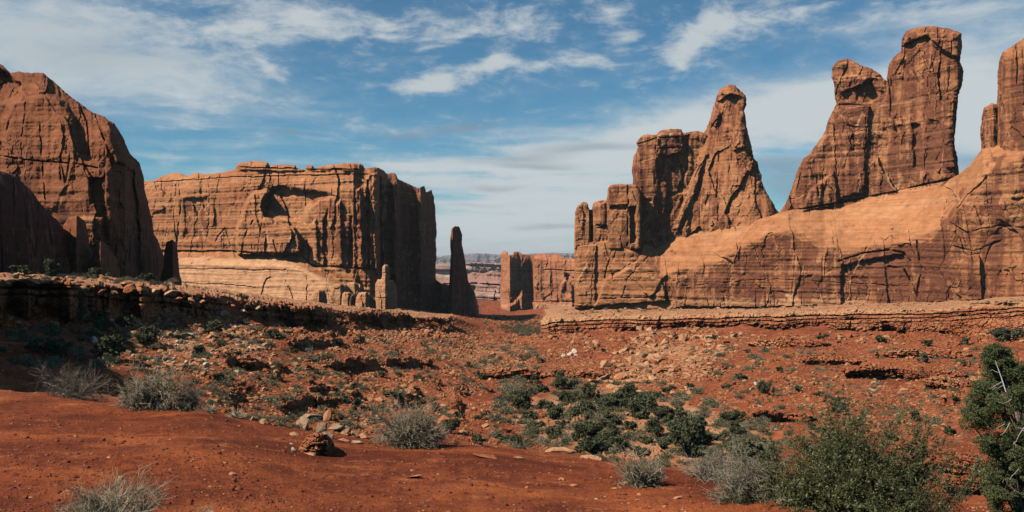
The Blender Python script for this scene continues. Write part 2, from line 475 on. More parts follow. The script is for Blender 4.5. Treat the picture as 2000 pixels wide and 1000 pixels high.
def build_cliffs():
    # ---- tall cliff at the left edge
    cl = solid('cliff', [(-120, 40), (-60, 100), (0, 125), (20, 142), (40, 140), (62, 143), (85, 142), (100, 155), (128, 180), (160, 205), (185, 222), (205, 228),
                    (222, 240), (240, 270), (255, 300), (272, 318), (280, 345), (284, 375), (290, 400), (297, 430), (300, 455), (308, 470), (320, 500), (326, 545), (332, 600), (-120, 600)],
          [(-120, 152), (100, 149), (215, 145), (244, 147), (262, 158), (300, 180), (340, 205)], M_ROCKN, thick=60, R=12, r=22, seed=1, fs=.62, strata=.35, slab=1.0, flute=.8, v0=-.05,
          feats=[([(-130, 100), (0, 130), (45, 165), (40, 190), (0, 205), (-130, 220)], 3.0, 8),
                 ([(10, 205), (40, 180), (90, 176), (125, 190), (150, 230), (165, 300), (220, 330), (240, 470), (120, 560), (0, 540), (0, 230)], -2.5, 14),
                 ([(180, 222), (215, 235), (250, 300), (255, 330), (225, 320), (205, 270), (190, 250)], -2.2, 8),
                 ([(170, 345), (205, 345), (208, 400), (175, 400)], 2.0, 8),
                 ([(248, 330), (262, 330), (272, 400), (280, 560), (250, 560), (246, 400)], 4.5, 6),
                 ([(115, 420), (205, 422), (200, 445), (240, 600), (60, 600), (90, 430)], -2.0, 7)],
          cracks=[([(0, 305), (70, 314), (150, 320), (235, 336)], 2.2, 1.2), ([(78, 240), (82, 310), (88, 390)], 1.8, 1.4), ([(118, 300), (117, 350)], 1.8, 1.4),
                  ([(152, 190), (170, 240), (175, 300)], 2, 1.6), ([(185, 222), (205, 275), (222, 330)], 2.4, 1.8), ([(50, 200), (44, 250), (40, 310)], 1.6, 1)],
          varn=[([(-130, 330), (60, 330), (180, 430), (330, 430), (335, 610), (-130, 610)], .6, 30), ([(170, 340), (300, 340), (300, 470), (170, 420)], .25, 20)],
          pale=[([(115, 415), (200, 420), (190, 450), (150, 470), (120, 440)], .55, 6)])
    tag(cl, 'tallest brown sandstone cliff filling the left edge, domed top sloping down to a dark corner', 'cliff')
    b = solid('rock_buttress', [(-120, 300), (-40, 322), (0, 333), (30, 342), (60, 372), (85, 405), (110, 428), (140, 468), (170, 508), (200, 533), (228, 550), (230, 600), (-120, 600)],
              [(-120, 95), (0, 104), (60, 112), (120, 124), (200, 139), (235, 146)], M_ROCKN, thick=40, R=6, r=10, seed=2, fs=.55, v0=.8, slab=.5)  # high v0 paints the buttress's shade darker into its rock colour
    tag(b, 'dark shadowed rock buttress sloping down in front of the left cliff', 'rock buttress')
    k = solid('sandstone_dome', [(118, 600), (122, 470), (124, 440), (134, 424), (150, 420), (166, 432), (172, 452), (174, 480), (186, 500), (190, 600)],
              [(115, 133), (150, 128), (166, 132), (192, 140)], M_ROCKN, thick=12, R=4, r=5, seed=3, fs=.4, slab=.6, v0=.05)
    tag(k, 'rounded brown rock dome against the foot of the left cliff, taller of the two', 'rock')
    k = solid('sandstone_dome', [(176, 600), (178, 510), (183, 485), (196, 470), (212, 480), (228, 505), (236, 545), (238, 600)],
              [(172, 130), (196, 128), (215, 134), (242, 142)], M_ROCKN, thick=12, R=4, r=5, seed=5, fs=.4, slab=.6, v0=.15)
    tag(k, 'lower rounded dark rock dome right of the taller dome at the left cliff', 'rock')
    k = solid('rock_pinnacle', [(310, 600), (312, 545), (320, 520), (322, 490), (325, 472), (336, 467), (345, 475), (348, 500), (350, 530), (355, 556), (358, 600)],
              [(308, 176), (338, 168), (341, 170), (360, 196)], M_ROCKN, thick=14, R=2, r=3, seed=4, fs=.45, v0=.1, slab=.6)
    tag(k, 'slim brown rock pinnacle at the right foot of the left cliff', 'rock pinnacle')

    # ---- the flat-topped butte in the middle left
    ply = [(262, 366), (275, 354), (300, 352), (315, 345), (335, 338), (352, 337), (365, 343), (385, 337), (398, 340), (430, 338), (458, 331), (466, 318), (500, 314), (524, 317), (526, 323), (545, 321),
           (578, 322), (580, 329), (596, 330), (600, 321), (611, 322), (614, 329), (640, 323), (665, 319), (690, 318), (707, 321), (712, 329), (730, 326), (747, 332), (755, 340), (772, 338),
           (777, 350), (800, 360), (818, 368), (828, 364), (833, 375), (843, 371), (848, 385), (850, 420), (853, 450), (852, 500), (851, 545), (862, 554), (878, 556), (900, 552), (920, 556), (928, 575), (935, 600), (938, 660), (262, 660)]
    def bench(px, py, wx, wy, wz):
        top = lerp_pts([(262, 492), (350, 491), (440, 492), (560, 497), (600, 508), (640, 530), (670, 552), (720, 570), (742, 580), (760, 640), (940, 640)], px)
        f = -9.0 * smooth(py - top, 0, 26) - 7.0 * np.clip((py - top) / 90, 0, 1)
        return f * smooth(-px, -762, -738)
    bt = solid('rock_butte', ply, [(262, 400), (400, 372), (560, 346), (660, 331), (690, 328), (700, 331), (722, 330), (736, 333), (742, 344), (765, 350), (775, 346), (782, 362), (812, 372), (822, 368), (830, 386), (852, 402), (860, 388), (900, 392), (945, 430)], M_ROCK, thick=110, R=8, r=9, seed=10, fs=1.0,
          strata=.55, slab=.8, flute=.9, extra=bench, calm=[([(262, 494), (560, 499), (600, 512), (650, 548), (700, 566), (740, 580), (740, 660), (262, 660)], 10)],
          feats=[([(508, 392), (522, 366), (545, 360), (590, 366), (640, 372), (660, 384), (625, 396), (604, 412), (598, 438), (570, 436), (536, 424), (514, 410)], 6.0, 14),
                 ([(462, 500), (458, 450), (470, 410), (486, 380), (500, 370), (522, 366), (534, 374), (520, 388), (512, 404), (520, 420), (548, 434), (578, 440), (590, 470), (588, 500)], -9.0, 7),
                 ([(590, 400), (600, 375), (660, 360), (735, 350), (740, 600), (600, 520)], -1.5, 18),
                 ([(355, 385), (410, 380), (412, 470), (358, 470)], 1.8, 7), ([(680, 420), (690, 420), (692, 522), (680, 522)], 3.0, 5), ([(628, 430), (642, 400), (645, 520), (632, 522)], 2.5, 5),
                 ([(715, 350), (722, 350), (726, 530), (716, 530)], 4, 5), ([(466, 316), (705, 318), (705, 334), (466, 334)], -2.5, 3),
                 ([(740, 345), (745, 345), (750, 600), (742, 600)], 5, 5), ([(655, 400), (668, 380), (672, 520), (660, 520)], -2.5, 5), ([(692, 370), (706, 362), (712, 525), (698, 525)], -3, 5), ([(605, 440), (620, 420), (624, 515), (608, 510)], -2, 5), ([(726, 340), (740, 335), (742, 560), (730, 525)], -3, 4), ([(800, 400), (822, 390), (830, 560), (805, 560)], -3, 8), ([(762, 352), (775, 352), (775, 540), (765, 540)], -3, 6)],
          cracks=[([(355, 388), (352, 430), (345, 470)], 2.5, 2), ([(410, 380), (408, 420), (405, 445)], 2, 2), ([(470, 500), (480, 455), (495, 430)], 2, 2), ([(535, 470), (540, 495)], 2, 3),
                  ([(420, 470), (440, 445), (452, 480)], 2, 1.6), ([(600, 470), (605, 510)], 2.5, 3), ([(505, 600), (520, 545), (540, 540)], 2, 2), ([(600, 540), (600, 600)], 1.6, 1.5), ([(560, 550), (580, 600)], 1.6, 1.5)],
          bands=[([(262, 491), (440, 491), (560, 496), (590, 500), (610, 519), (742, 527)], 2.6, 2.4, 3), ([(466, 326), (600, 331), (700, 331)], 1.6, 2.5, 3), ([(300, 356), (460, 346), (720, 340)], 1.4, 1.4, 3),
                 ([(340, 524), (560, 528)], 1.5, 1.0, 4), ([(340, 552), (500, 560)], 1.5, 1.0, 4)],
          varn=[([(335, 380), (415, 378), (412, 480), (345, 480)], .42, 14), ([(590, 372), (745, 352), (745, 525), (600, 515)], .55, 30), ([(425, 400), (470, 390), (470, 480), (430, 485)], .3, 12), ([(745, 330), (860, 330), (940, 660), (745, 660)], .95, 14), ([(440, 370), (600, 370), (590, 430), (450, 430)], .12, 20),  # right end patch: shade of the sunless face deepened in the rock colour
                ([(466, 314), (760, 314), (760, 328), (466, 328)], .25, 4)],
          pale=[([(262, 494), (560, 500), (660, 550), (742, 575), (742, 660), (262, 660)], .62, 8), ([(480, 440), (588, 445), (588, 498), (480, 498)], .32, 8), ([(300, 340), (700, 330), (700, 352), (300, 362)], .2, 6), ([(560, 345), (700, 345), (690, 372), (560, 370)], .25, 8)])
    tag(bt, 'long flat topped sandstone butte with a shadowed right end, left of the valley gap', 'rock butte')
    sp = solid('rock_spire', [(874, 620), (877, 556), (879, 520), (880, 490), (879, 465), (882, 447), (889, 441), (897, 443), (902, 457), (903, 480), (909, 512), (914, 548), (925, 570), (932, 620)],
          [(870, 372), (884, 366), (890, 370), (935, 392)], M_ROCKN, thick=16, R=3, r=3, seed=11, fs=.6, v0=.7, slab=.6, edge=.9)
    tag(sp, 'slim dark rock spire standing alone right of the flat topped butte', 'rock spire')
    # hoodoo and rounded blocks in front of the butte
    hd = solid('hoodoo', [(732, 640), (729, 600), (733, 580), (732, 556), (738, 545), (745, 545), (747, 532), (747, 521), (752, 516), (759, 518), (761, 530), (761, 546), (768, 548), (774, 560), (776, 580), (776, 640)],
          [(725, 292), (752, 287), (772, 291), (780, 296)], M_ROCK, thick=9, R=1.8, r=1.5, seed=12, fs=.3, p0=.45, v0=-.3, slab=1.3, flute=.4, edge=1.3,
          cracks=[([(730, 545), (775, 548)], 1.6, 1.2), ([(746, 534), (762, 534)], 1.2, .9), ([(756, 560), (757, 610)], 1.4, 1), ([(733, 582), (775, 585)], 1.2, .8)])
    tag(hd, 'pale finger shaped hoodoo with a round head in front of the butte corner', 'hoodoo')
    for i, (p, lab) in enumerate([
        ([(606, 640), (608, 580), (612, 568), (622, 564), (632, 566), (638, 575), (641, 640)], 'pale upright rock block, leftmost of the row below the butte'),
        ([(641, 640), (643, 578), (648, 558), (660, 553), (676, 556), (685, 568), (682, 590), (684, 640)], 'tall round topped pale block, second in the row below the butte'),
        ([(664, 640), (668, 575), (672, 570), (682, 569), (690, 574), (696, 640)], 'narrow pale rock block beside the dark slot in the row below the butte'),
        ([(672, 585), (670, 562), (678, 552), (690, 549), (704, 555), (712, 566), (714, 585), (700, 595)], 'rounded pale boulder resting behind the row of blocks below the butte'),
        ([(692, 640), (695, 582), (700, 571), (716, 570), (728, 578), (733, 590), (733, 640)], 'wide pale rock block next to the finger shaped hoodoo')]):
        ox = [296, 294, 291, 297, 289][i]
        cx = sum(q[0] for q in p) / len(p)
        o = solid('rock_block', p, [(cx - 25, ox + 3), (cx, ox), (cx + 25, ox + 4)], M_ROCK, thick=10, R=1.3, r=1.0, seed=20 + i, fs=.3, p0=.5, v0=-.35, slab=1.3, flute=.5, edge=1.6)
        tag(o, lab, 'rock block', 'pale rounded blocks below the butte')

    # ---- right formation: a long wall carrying four towers
    fin = empty('rock_fin', (60, 300, -18))
    tag(fin, 'long red sandstone wall carrying a row of towers, right half of the valley', 'rock fin')
    T = [(1100, 470), (1122, 470), (1200, 470), (1235, 472), (1280, 487), (1300, 472), (1350, 456), (1400, 449), (1450, 440), (1500, 428), (1530, 416), (1600, 404), (1650, 394), (1700, 384), (1750, 374),
         (1800, 362), (1840, 353), (1870, 346), (1895, 326), (1920, 290), (1950, 285), (2000, 275), (2160, 255)]
    W = [(1100, 474), (1180, 478), (1240, 500), (1290, 545), (1330, 530), (1400, 515), (1450, 488), (1500, 462), (1540, 455), (1570, 462), (1610, 484), (1650, 492), (1700, 484), (1750, 478), (1800, 466), (1850, 440),
         (1880, 405), (1920, 345), (2000, 310), (2160, 290)]
    plan = [(1100, 336), (1124, 331), (1300, 318), (1500, 302), (1700, 282), (1900, 258), (2160, 232)]
    shiftw = lambda q: [(a[0] - fin.location[0], a[1]) for a in q]
    def shelf(px, py, wx, wy, wz):
        t = lerp_pts(T, px); w = lerp_pts(W, px)
        s = np.clip((w - py) * lerp_pts(plan, px) / F, 0, 60)
        return s * 1.05 * smooth(s, 0, 3)
    def towerY(extra_px=0):
        def f(px, py):
            t = lerp_pts(T, px); w = lerp_pts(W, px)
            s = np.clip((w - t - 4) * lerp_pts(plan, px) / F, 0, 60)
            return lerp_pts(plan, px) + s * 1.05 + extra_px
        return f
    lw = solid('lower_wall', [(1122, 640), (1122, 520), (1122, 466)] + [(a, b_ - 4) for a, b_ in T[2:]] + [(2160, 640)], plan, M_ROCKR, thick=50, R=3, r=2.4, seed=30, edge=1.0,
          strata=.3, slab=.7, flute=.35, extra=shelf, calm=[([(1290, 490), (1400, 450), (1520, 425), (1860, 350), (1840, 440), (1700, 476), (1620, 476), (1540, 450), (1460, 478), (1320, 524)], 14)],
          feats=[([(1165, 585), (1180, 545), (1230, 520), (1290, 545), (1302, 570), (1302, 590), (1240, 596), (1160, 600)], -1.5, 5), ([(1722, 500), (1770, 492), (1778, 520), (1786, 560), (1785, 600), (1640, 600), (1640, 515)], 1.6, 8),
                 ([(1122, 478), (1165, 478), (1165, 600), (1122, 600)], -1.2, 4)],
          cracks=[([(1638, 510), (1680, 495), (1730, 488), (1762, 492), (1776, 508)], 2.4, 3.0), ([(1735, 520), (1765, 525), (1778, 548), (1795, 585), (1800, 600)], 2.2, 3), ([(1790, 470), (1800, 520), (1790, 590)], 3, 1.5),
                  ([(1300, 545), (1303, 605)], 1.8, 1.5), ([(1200, 470), (1190, 505), (1180, 545)], 1.6, 1.4), ([(1265, 500), (1225, 545), (1215, 585)], 1.5, 1.2), ([(1160, 470), (1155, 600)], 1.2, .9),
                  ([(1160, 584), (1300, 580)], 1.8, 1.5), ([(1124, 531), (1165, 530), (1300, 532)], 1.3, 1.0), ([(1840, 425), (1890, 455), (1950, 440), (2010, 445)], 1.8, 1.6), ([(1860, 480), (1900, 490), (1960, 470)], 1.6, 1.4), ([(1330, 560), (1500, 545), (1700, 555), (1780, 560)], 1.6, .5)],
          bands=[([(1100, 605), (1300, 606), (1340, 602), (1500, 603), (1640, 600), (1700, 601), (1800, 598), (1900, 588), (2160, 574)], 4.0, 2.8, 4)],
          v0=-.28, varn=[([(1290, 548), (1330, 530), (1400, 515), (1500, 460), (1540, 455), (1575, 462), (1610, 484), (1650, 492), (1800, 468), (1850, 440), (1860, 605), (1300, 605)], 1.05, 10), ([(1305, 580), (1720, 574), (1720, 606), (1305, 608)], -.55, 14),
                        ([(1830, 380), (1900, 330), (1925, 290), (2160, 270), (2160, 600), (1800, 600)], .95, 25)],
          pale=[([(1122, 474), (1300, 500), (1295, 604), (1122, 604)], .22, 14), ([(1300, 500), (1400, 450), (1520, 425), (1850, 352), (1800, 460), (1620, 480), (1540, 450), (1460, 480), (1330, 528)], .30, 12),
                ([(1310, 548), (1500, 530), (1560, 540), (1310, 560)], .3, 6), ([(1310, 578), (1700, 572), (1700, 602), (1310, 606)], .45, 8)], parent=None)
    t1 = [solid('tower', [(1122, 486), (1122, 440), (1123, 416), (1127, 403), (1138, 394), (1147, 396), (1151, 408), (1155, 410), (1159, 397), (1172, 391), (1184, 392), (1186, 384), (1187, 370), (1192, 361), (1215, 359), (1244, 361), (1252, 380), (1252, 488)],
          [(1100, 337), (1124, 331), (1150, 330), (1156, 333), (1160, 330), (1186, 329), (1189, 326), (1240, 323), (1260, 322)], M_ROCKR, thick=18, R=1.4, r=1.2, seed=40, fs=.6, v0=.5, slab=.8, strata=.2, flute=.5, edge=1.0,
          cracks=[([(1155, 400), (1156, 440), (1155, 480)], 2.2, 2.6), ([(1187, 362), (1188, 420), (1187, 480)], 2.0, 2.2), ([(1226, 362), (1227, 480)], 2.4, 2.0), ([(1168, 445), (1186, 442)], 1.6, 1.6), ([(1200, 402), (1224, 400)], 2.2, 2.0), ([(1140, 400), (1142, 470)], 1.4, 1)],
          feats=[([(1190, 402), (1226, 402), (1224, 412), (1190, 410)], 2.0, 3), ([(1228, 404), (1244, 400), (1244, 478), (1230, 478)], 3.0, 4), ([(1160, 396), (1184, 394), (1184, 440), (1162, 440)], -1.0, 4)])]
    tw = towerY()
    t2a = solid('tower', [(1232, 500), (1237, 460), (1239, 420), (1237, 380), (1236, 345), (1234, 332), (1238, 305), (1246, 287), (1243, 280), (1252, 268), (1263, 262), (1282, 263), (1290, 256), (1310, 251), (1330, 253), (1334, 260), (1350, 256), (1364, 256), (1384, 262), (1396, 300), (1390, 400), (1360, 500)],
          lambda px, py: tw(px, py) + 3 + lerp_pts([(1230, 5), (1246, 0), (1300, -2), (1340, 1), (1390, 3)], px), M_ROCKR, thick=26, R=3, r=2.6, seed=44, v0=.56, fs=.8, slab=1.2,
          feats=[([(1278, 268), (1300, 254), (1336, 258), (1335, 300), (1300, 312), (1284, 300)], -2.2, 6), ([(1335, 262), (1350, 262), (1345, 330), (1325, 400), (1318, 380), (1335, 330)], 1.5, 6)],
          bands=[([(1245, 282), (1285, 268), (1340, 268)], 1.5, 1.5, 2), ([(1285, 290), (1340, 286)], 1.3, 1.0, 2)], pale=[([(1278, 262), (1336, 254), (1335, 310), (1290, 310)], .4, 6)])
    t2b = solid('tower', [(1268, 500), (1290, 470), (1305, 430), (1322, 390), (1340, 350), (1358, 300), (1374, 265), (1384, 240), (1391, 220), (1395, 202), (1398, 190), (1406, 174), (1422, 165), (1436, 166), (1446, 176), (1456, 188), (1459, 203), (1454, 216), (1457, 240), (1463, 270),
                          (1468, 290), (1473, 310), (1481, 318), (1483, 330), (1488, 343), (1487, 353), (1496, 372), (1506, 392), (1516, 408), (1530, 422), (1530, 470), (1400, 520)],
          lambda px, py: tw(px, py) - 1 + lerp_pts([(1268, 4), (1330, 2), (1420, 0), (1470, 2), (1530, 8)], px) + .06 * (500 - py) * .5, M_ROCKR, thick=30, R=3.5, r=3, seed=45, v0=.50, fs=.85, slab=1.25,
          feats=[([(1395, 190), (1410, 180), (1448, 186), (1456, 215), (1440, 250), (1398, 250)], 1.2, 8), ([(1398, 186), (1410, 170), (1440, 170), (1450, 190), (1430, 186), (1400, 200)], -2.0, 4),
                 ([(1425, 250), (1455, 250), (1458, 290), (1430, 300)], -1.5, 5), ([(1300, 460), (1345, 360), (1375, 290), (1385, 300), (1360, 380), (1330, 450)], -2.2, 8), ([(1330, 450), (1345, 415), (1350, 450), (1340, 470)], -1.5, 4)],
          cracks=[([(1404, 300), (1400, 380), (1404, 450)], 2, 1.5), ([(1430, 300), (1425, 340)], 1.6, 1), ([(1300, 470), (1330, 400), (1370, 320)], 2, 1.6)],
          pale=[([(1300, 470), (1345, 370), (1380, 290), (1395, 300), (1370, 370), (1330, 450)], .45, 8), ([(1425, 245), (1460, 245), (1465, 300), (1430, 290)], .35, 6), ([(1340, 395), (1400, 390), (1395, 420), (1350, 425)], .3, 6)])
    t3a = solid('tower', [(1518, 440), (1524, 412), (1534, 398), (1546, 368), (1556, 338), (1568, 312), (1578, 302), (1597, 280), (1612, 254), (1619, 235), (1627, 215), (1633, 203), (1630, 180), (1629, 163), (1624, 150), (1625, 132), (1638, 119), (1655, 114), (1668, 119),
                          (1680, 128), (1700, 133), (1716, 143), (1730, 156), (1756, 200), (1762, 300), (1762, 420), (1600, 450)],
          lambda px, py: tw(px, py) + 1 + lerp_pts([(1518, 4), (1600, 0), (1690, -1), (1700, 0), (1760, 3)], px), M_ROCKR, thick=30, R=3.2, r=2.8, seed=47, v0=.60, fs=.85, slab=1.1,
          feats=[([(1672, 168), (1702, 150), (1720, 190), (1700, 205), (1670, 200)], 1.8, 7), ([(1632, 150), (1665, 145), (1700, 150), (1690, 165), (1640, 185)], -1.6, 6), ([(1580, 370), (1630, 330), (1640, 400), (1560, 420)], -2.0, 6),
                 ([(1640, 205), (1700, 205), (1690, 380), (1640, 390)], -1.6, 5)],
          cracks=[([(1655, 245), (1675, 250), (1695, 247)], 2, 2), ([(1632, 205), (1700, 205)], 1.6, 1.2), ([(1628, 240), (1632, 300), (1636, 380)], 1.6, 1.3), ([(1692, 230), (1690, 300), (1688, 385)], 1.8, 1.3)],
          bands=[([(1540, 412), (1600, 402), (1640, 396), (1750, 374)], 2.4, 2.0, 3)], pale=[([(1690, 230), (1720, 200), (1730, 300), (1700, 380), (1690, 380)], .35, 8), ([(1640, 135), (1700, 140), (1670, 160)], .3, 5)])
    t3b = solid('tower', [(1690, 420), (1698, 300), (1706, 220), (1728, 175), (1733, 145), (1737, 125), (1748, 110), (1760, 100), (1761, 75), (1770, 60), (1790, 53), (1820, 51), (1855, 56), (1878, 64), (1879, 90), (1875, 120), (1882, 138), (1879, 165), (1872, 185), (1870, 205), (1867, 240),
                          (1864, 280), (1870, 310), (1873, 335), (1871, 352), (1850, 390), (1700, 420)],
          lambda px, py: tw(px, py) + 1 + lerp_pts([(1690, 2), (1715, 0), (1800, -2), (1850, -1), (1880, 4)], px), M_ROCKR, thick=30, R=3, r=2.4, seed=48, v0=.66, fs=.9, slab=1.0,
          feats=[([(1762, 62), (1880, 62), (1882, 118), (1840, 100), (1810, 72), (1762, 92)], -1.8, 5), ([(1780, 240), (1800, 240), (1802, 330), (1782, 330)], 1.2, 5), ([(1840, 200), (1865, 190), (1868, 330), (1845, 330)], -1.5, 5)],
          cracks=[([(1762, 92), (1808, 74), (1822, 90), (1850, 110), (1876, 118)], 2.0, 1.8), ([(1785, 140), (1800, 170), (1815, 190)], 1.4, .9), ([(1820, 110), (1830, 170), (1845, 200)], 1.5, .9), ([(1742, 230), (1752, 260), (1768, 290)], 1.4, .9), ([(1810, 250), (1806, 330)], 1.6, .8)],
          bands=[([(1690, 386), (1750, 374), (1800, 362), (1845, 353), (1875, 346)], 2.6, 2.5, 2)],
          varn=[([(1775, 240), (1860, 240), (1862, 335), (1780, 335)], .3, 10)], pale=[([(1705, 280), (1760, 290), (1765, 370), (1700, 380)], .25, 8)])
    t4a = solid('tower', [(1916, 330), (1917, 292), (1915, 258), (1917, 228), (1923, 211), (1938, 202), (1952, 204), (1960, 240), (1960, 330)], lambda px, py: tw(px, py) + lerp_pts([(1910, 3), (1940, 0), (1965, 5)], px), M_ROCKR, thick=16, R=2, r=1.8, seed=50, v0=.5, fs=.6, slab=.6)
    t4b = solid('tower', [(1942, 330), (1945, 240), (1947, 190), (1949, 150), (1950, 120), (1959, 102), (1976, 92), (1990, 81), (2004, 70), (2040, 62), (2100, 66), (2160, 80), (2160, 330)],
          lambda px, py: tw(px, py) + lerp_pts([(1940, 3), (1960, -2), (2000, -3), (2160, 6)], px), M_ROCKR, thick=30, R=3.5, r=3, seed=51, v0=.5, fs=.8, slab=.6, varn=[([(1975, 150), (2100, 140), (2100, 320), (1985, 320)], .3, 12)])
    for ob in [lw] + t1 + [t2a, t2b, t3a, t3b, t4a, t4b]:
        ob.parent = fin
        ob.matrix_parent_inverse = Matrix.Translation(-fin.location)
    for ob, l in ((t2a, 'blocky layered tower left of the tallest spire'), (t2b, 'tapering tower with a narrow round head'), (t3a, 'tower with an overhanging head'), (t3b, 'broad square topped tower, highest of the row'), (t4b, 'tower cut off by the right edge of the picture')):
        ob['label'] = l

    # ---- far butte in the gap
    fb = solid('rock_butte', [(977, 625), (977, 560), (979, 520), (978, 497), (984, 490), (990, 491), (992, 498), (1001, 498), (1004, 492), (1014, 491), (1020, 496), (1030, 497), (1045, 497), (1060, 495), (1076, 497), (1090, 496), (1104, 503), (1110, 504), (1150, 508), (1160, 640), (977, 640)],
          [(975, 668), (996, 640), (1000, 643), (1014, 652), (1019, 650), (1040, 658), (1044, 645), (1100, 632), (1160, 612)], M_FAR, thick=120, R=8, r=8, seed=60, step=1.2, fs=1.2, amp=.7, slab=.9, flute=1.6, edge=1.0, strata=.15,
          bands=[([(1060, 528), (1100, 528), (1160, 528)], 1.4, 2, 3), ([(1040, 590), (1160, 588)], 1.4, 3, 2)], feats=[([(976, 596), (1000, 590), (1020, 560), (1034, 585), (1160, 590), (1160, 640), (976, 640)], -12, 8), ([(1084, 640), (1092, 560), (1104, 535), (1120, 560), (1124, 640)], -8, 5)],
          varn=[([(992, 505), (1042, 505), (1042, 600), (992, 600)], .5, 5), ([(1060, 500), (1120, 500), (1120, 530), (1060, 530)], .2, 5)], pale=[([(1040, 590), (1160, 590), (1160, 640), (1040, 640)], .5, 4), ([(980, 570), (995, 570), (995, 625), (980, 625)], .3, 4)], v0=-.05)  # first dark patch paints extra shade on the face turned from the sun
    tag(fb, 'small distant butte seen through the gap between the two big rock formations', 'rock butte')

    # ---- banded mesas far away
    def mesa(name, top, Y, mat, label, bot=640, seed=70, fs=4, th=500, **k):
        o = solid(name, top + [(top[-1][0], bot), (top[0][0], bot)], [(top[0][0], Y * 1.05), (top[-1][0], Y * .97)], mat, thick=th, R=10, r=10, seed=seed, step=1.5, fs=fs, edge=.7, **k)
        return tag(o, label, 'mesa')
    def steps(px, py, wx, wy, wz):
        return 14 * smooth(600 - py, 5, 12) + 16 * smooth(600 - py, 20, 38) + 14 * smooth(600 - py, 48, 56)
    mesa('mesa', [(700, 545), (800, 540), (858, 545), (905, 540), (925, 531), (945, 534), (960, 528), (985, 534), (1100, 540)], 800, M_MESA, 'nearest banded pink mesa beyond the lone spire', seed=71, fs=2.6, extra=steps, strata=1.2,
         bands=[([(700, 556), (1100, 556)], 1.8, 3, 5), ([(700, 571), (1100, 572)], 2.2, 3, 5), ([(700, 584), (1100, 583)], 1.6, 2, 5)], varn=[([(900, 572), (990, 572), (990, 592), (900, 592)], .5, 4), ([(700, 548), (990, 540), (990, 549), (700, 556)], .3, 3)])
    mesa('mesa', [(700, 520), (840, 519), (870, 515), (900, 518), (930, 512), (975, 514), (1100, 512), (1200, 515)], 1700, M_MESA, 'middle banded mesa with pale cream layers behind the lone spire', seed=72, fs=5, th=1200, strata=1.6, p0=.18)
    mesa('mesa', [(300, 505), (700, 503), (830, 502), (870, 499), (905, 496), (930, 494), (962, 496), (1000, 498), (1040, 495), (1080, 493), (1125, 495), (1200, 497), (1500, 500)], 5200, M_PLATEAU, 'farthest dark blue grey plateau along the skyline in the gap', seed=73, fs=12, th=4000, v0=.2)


build_cliffs()
exec_after = True

# ------------------------------------------------------------------ terrain: profiles of (pixel row, distance) per photo column
# nodes: crest of the near mound, dip behind it, five slope points, foot of ledge, top of ledge, foot of cliffs, beyond
COLS = {
    -500: [(770, 16), (800, 19), (760, 24), (720, 32), (690, 38), (670, 42), (650, 46), (640, 50), (545, 53), (533, 110), (520, 300)],
    0:    [(776, 14), (830, 17), (770, 22), (712, 30), (686, 36), (668, 42), (645, 48), (625, 54), (548, 58), (539, 125), (532, 300)],
    100:  [(778, 14), (840, 17), (772, 22), (735, 31), (696, 38), (668, 45), (645, 52), (622, 58), (550, 63), (541, 132), (534, 300)],
    200:  [(788, 13.6), (850, 17), (786, 24), (740, 32), (700, 40), (668, 50), (643, 59), (618, 66), (553, 71), (545, 140), (538, 300)],
    400:  [(803, 13.2), (880, 18), (798, 28), (760, 36), (720, 46), (685, 60), (652, 76), (625, 88), (574, 94), (566, 170), (562, 330)],
    550:  [(838, 12.6), (930, 19), (832, 32), (790, 42), (742, 55), (704, 72), (662, 95), (627, 117), (594, 123), (586, 230), (580, 400)],
    700:  [(862, 12), (960, 20), (855, 38), (805, 52), (752, 68), (712, 88), (672, 115), (634, 149), (609, 156), (602, 280), (596, 450)],
    800:  [(866, 12), (960, 21), (860, 42), (805, 58), (754, 76), (716, 98), (676, 130), (638, 182), (615, 190), (608, 300), (600, 500)],
    885:  [(868, 12), (960, 22), (864, 46), (808, 64), (755, 86), (716, 112), (678, 148), (642, 206), (622, 214), (620, 300), (606, 520)],
    940:  [(872, 12), (960, 23), (868, 48), (815, 68), (760, 90), (718, 118), (688, 155), (664, 210), (642, 260), (626, 320), (610, 600)],
    1030: [(880, 11.8), (975, 23), (876, 50), (815, 70), (765, 92), (725, 120), (694, 155), (672, 200), (655, 260), (640, 310), (612, 600)],
    1075: [(884, 11.6), (975, 23), (880, 50), (820, 68), (768, 90), (724, 120), (690, 155), (654, 208), (622, 216), (608, 330), (600, 600)],
    1200: [(901, 11), (985, 22), (896, 48), (842, 60), (782, 80), (724, 112), (684, 152), (641, 200), (615, 208), (607, 320), (600, 600)],
    1400: [(936, 9.5), (1020, 20), (928, 42), (862, 55), (802, 72), (742, 98), (692, 138), (641, 190), (613, 198), (605, 306), (598, 600)],
    1520: [(980, 7.6), (1060, 18), (960, 38), (872, 52), (806, 70), (746, 94), (696, 130), (641, 182), (610, 190), (602, 296), (596, 600)],
    1600: [(1010, 6.8), (1090, 17), (985, 36), (880, 50), (810, 68), (748, 92), (700, 125), (641, 176), (606, 184), (600, 288), (594, 600)],
    1800: [(1090, 5.4), (1130, 16), (1010, 31), (882, 46), (812, 62), (752, 82), (702, 112), (650, 156), (600, 163), (594, 262), (588, 560)],
    2000: [(1130, 5.0), (1140, 15), (1010, 28), (885, 42), (812, 55), (750, 72), (702, 98), (650, 140), (588, 147), (582, 238), (575, 520)],
    2500: [(1130, 5.0), (1140, 15), (1010, 25), (885, 38), (812, 48), (750, 62), (702, 84), (645, 118), (578, 124), (568, 205), (560, 480)],
}
NEAR = [(0.6, -1.62), (2.6, -1.62)]
ROWS = [8, 30, 480, 12, 26, 44, 42, 40, 34, 30, 46, 14, 8, 30, 26, 14]   # mesh rows per span


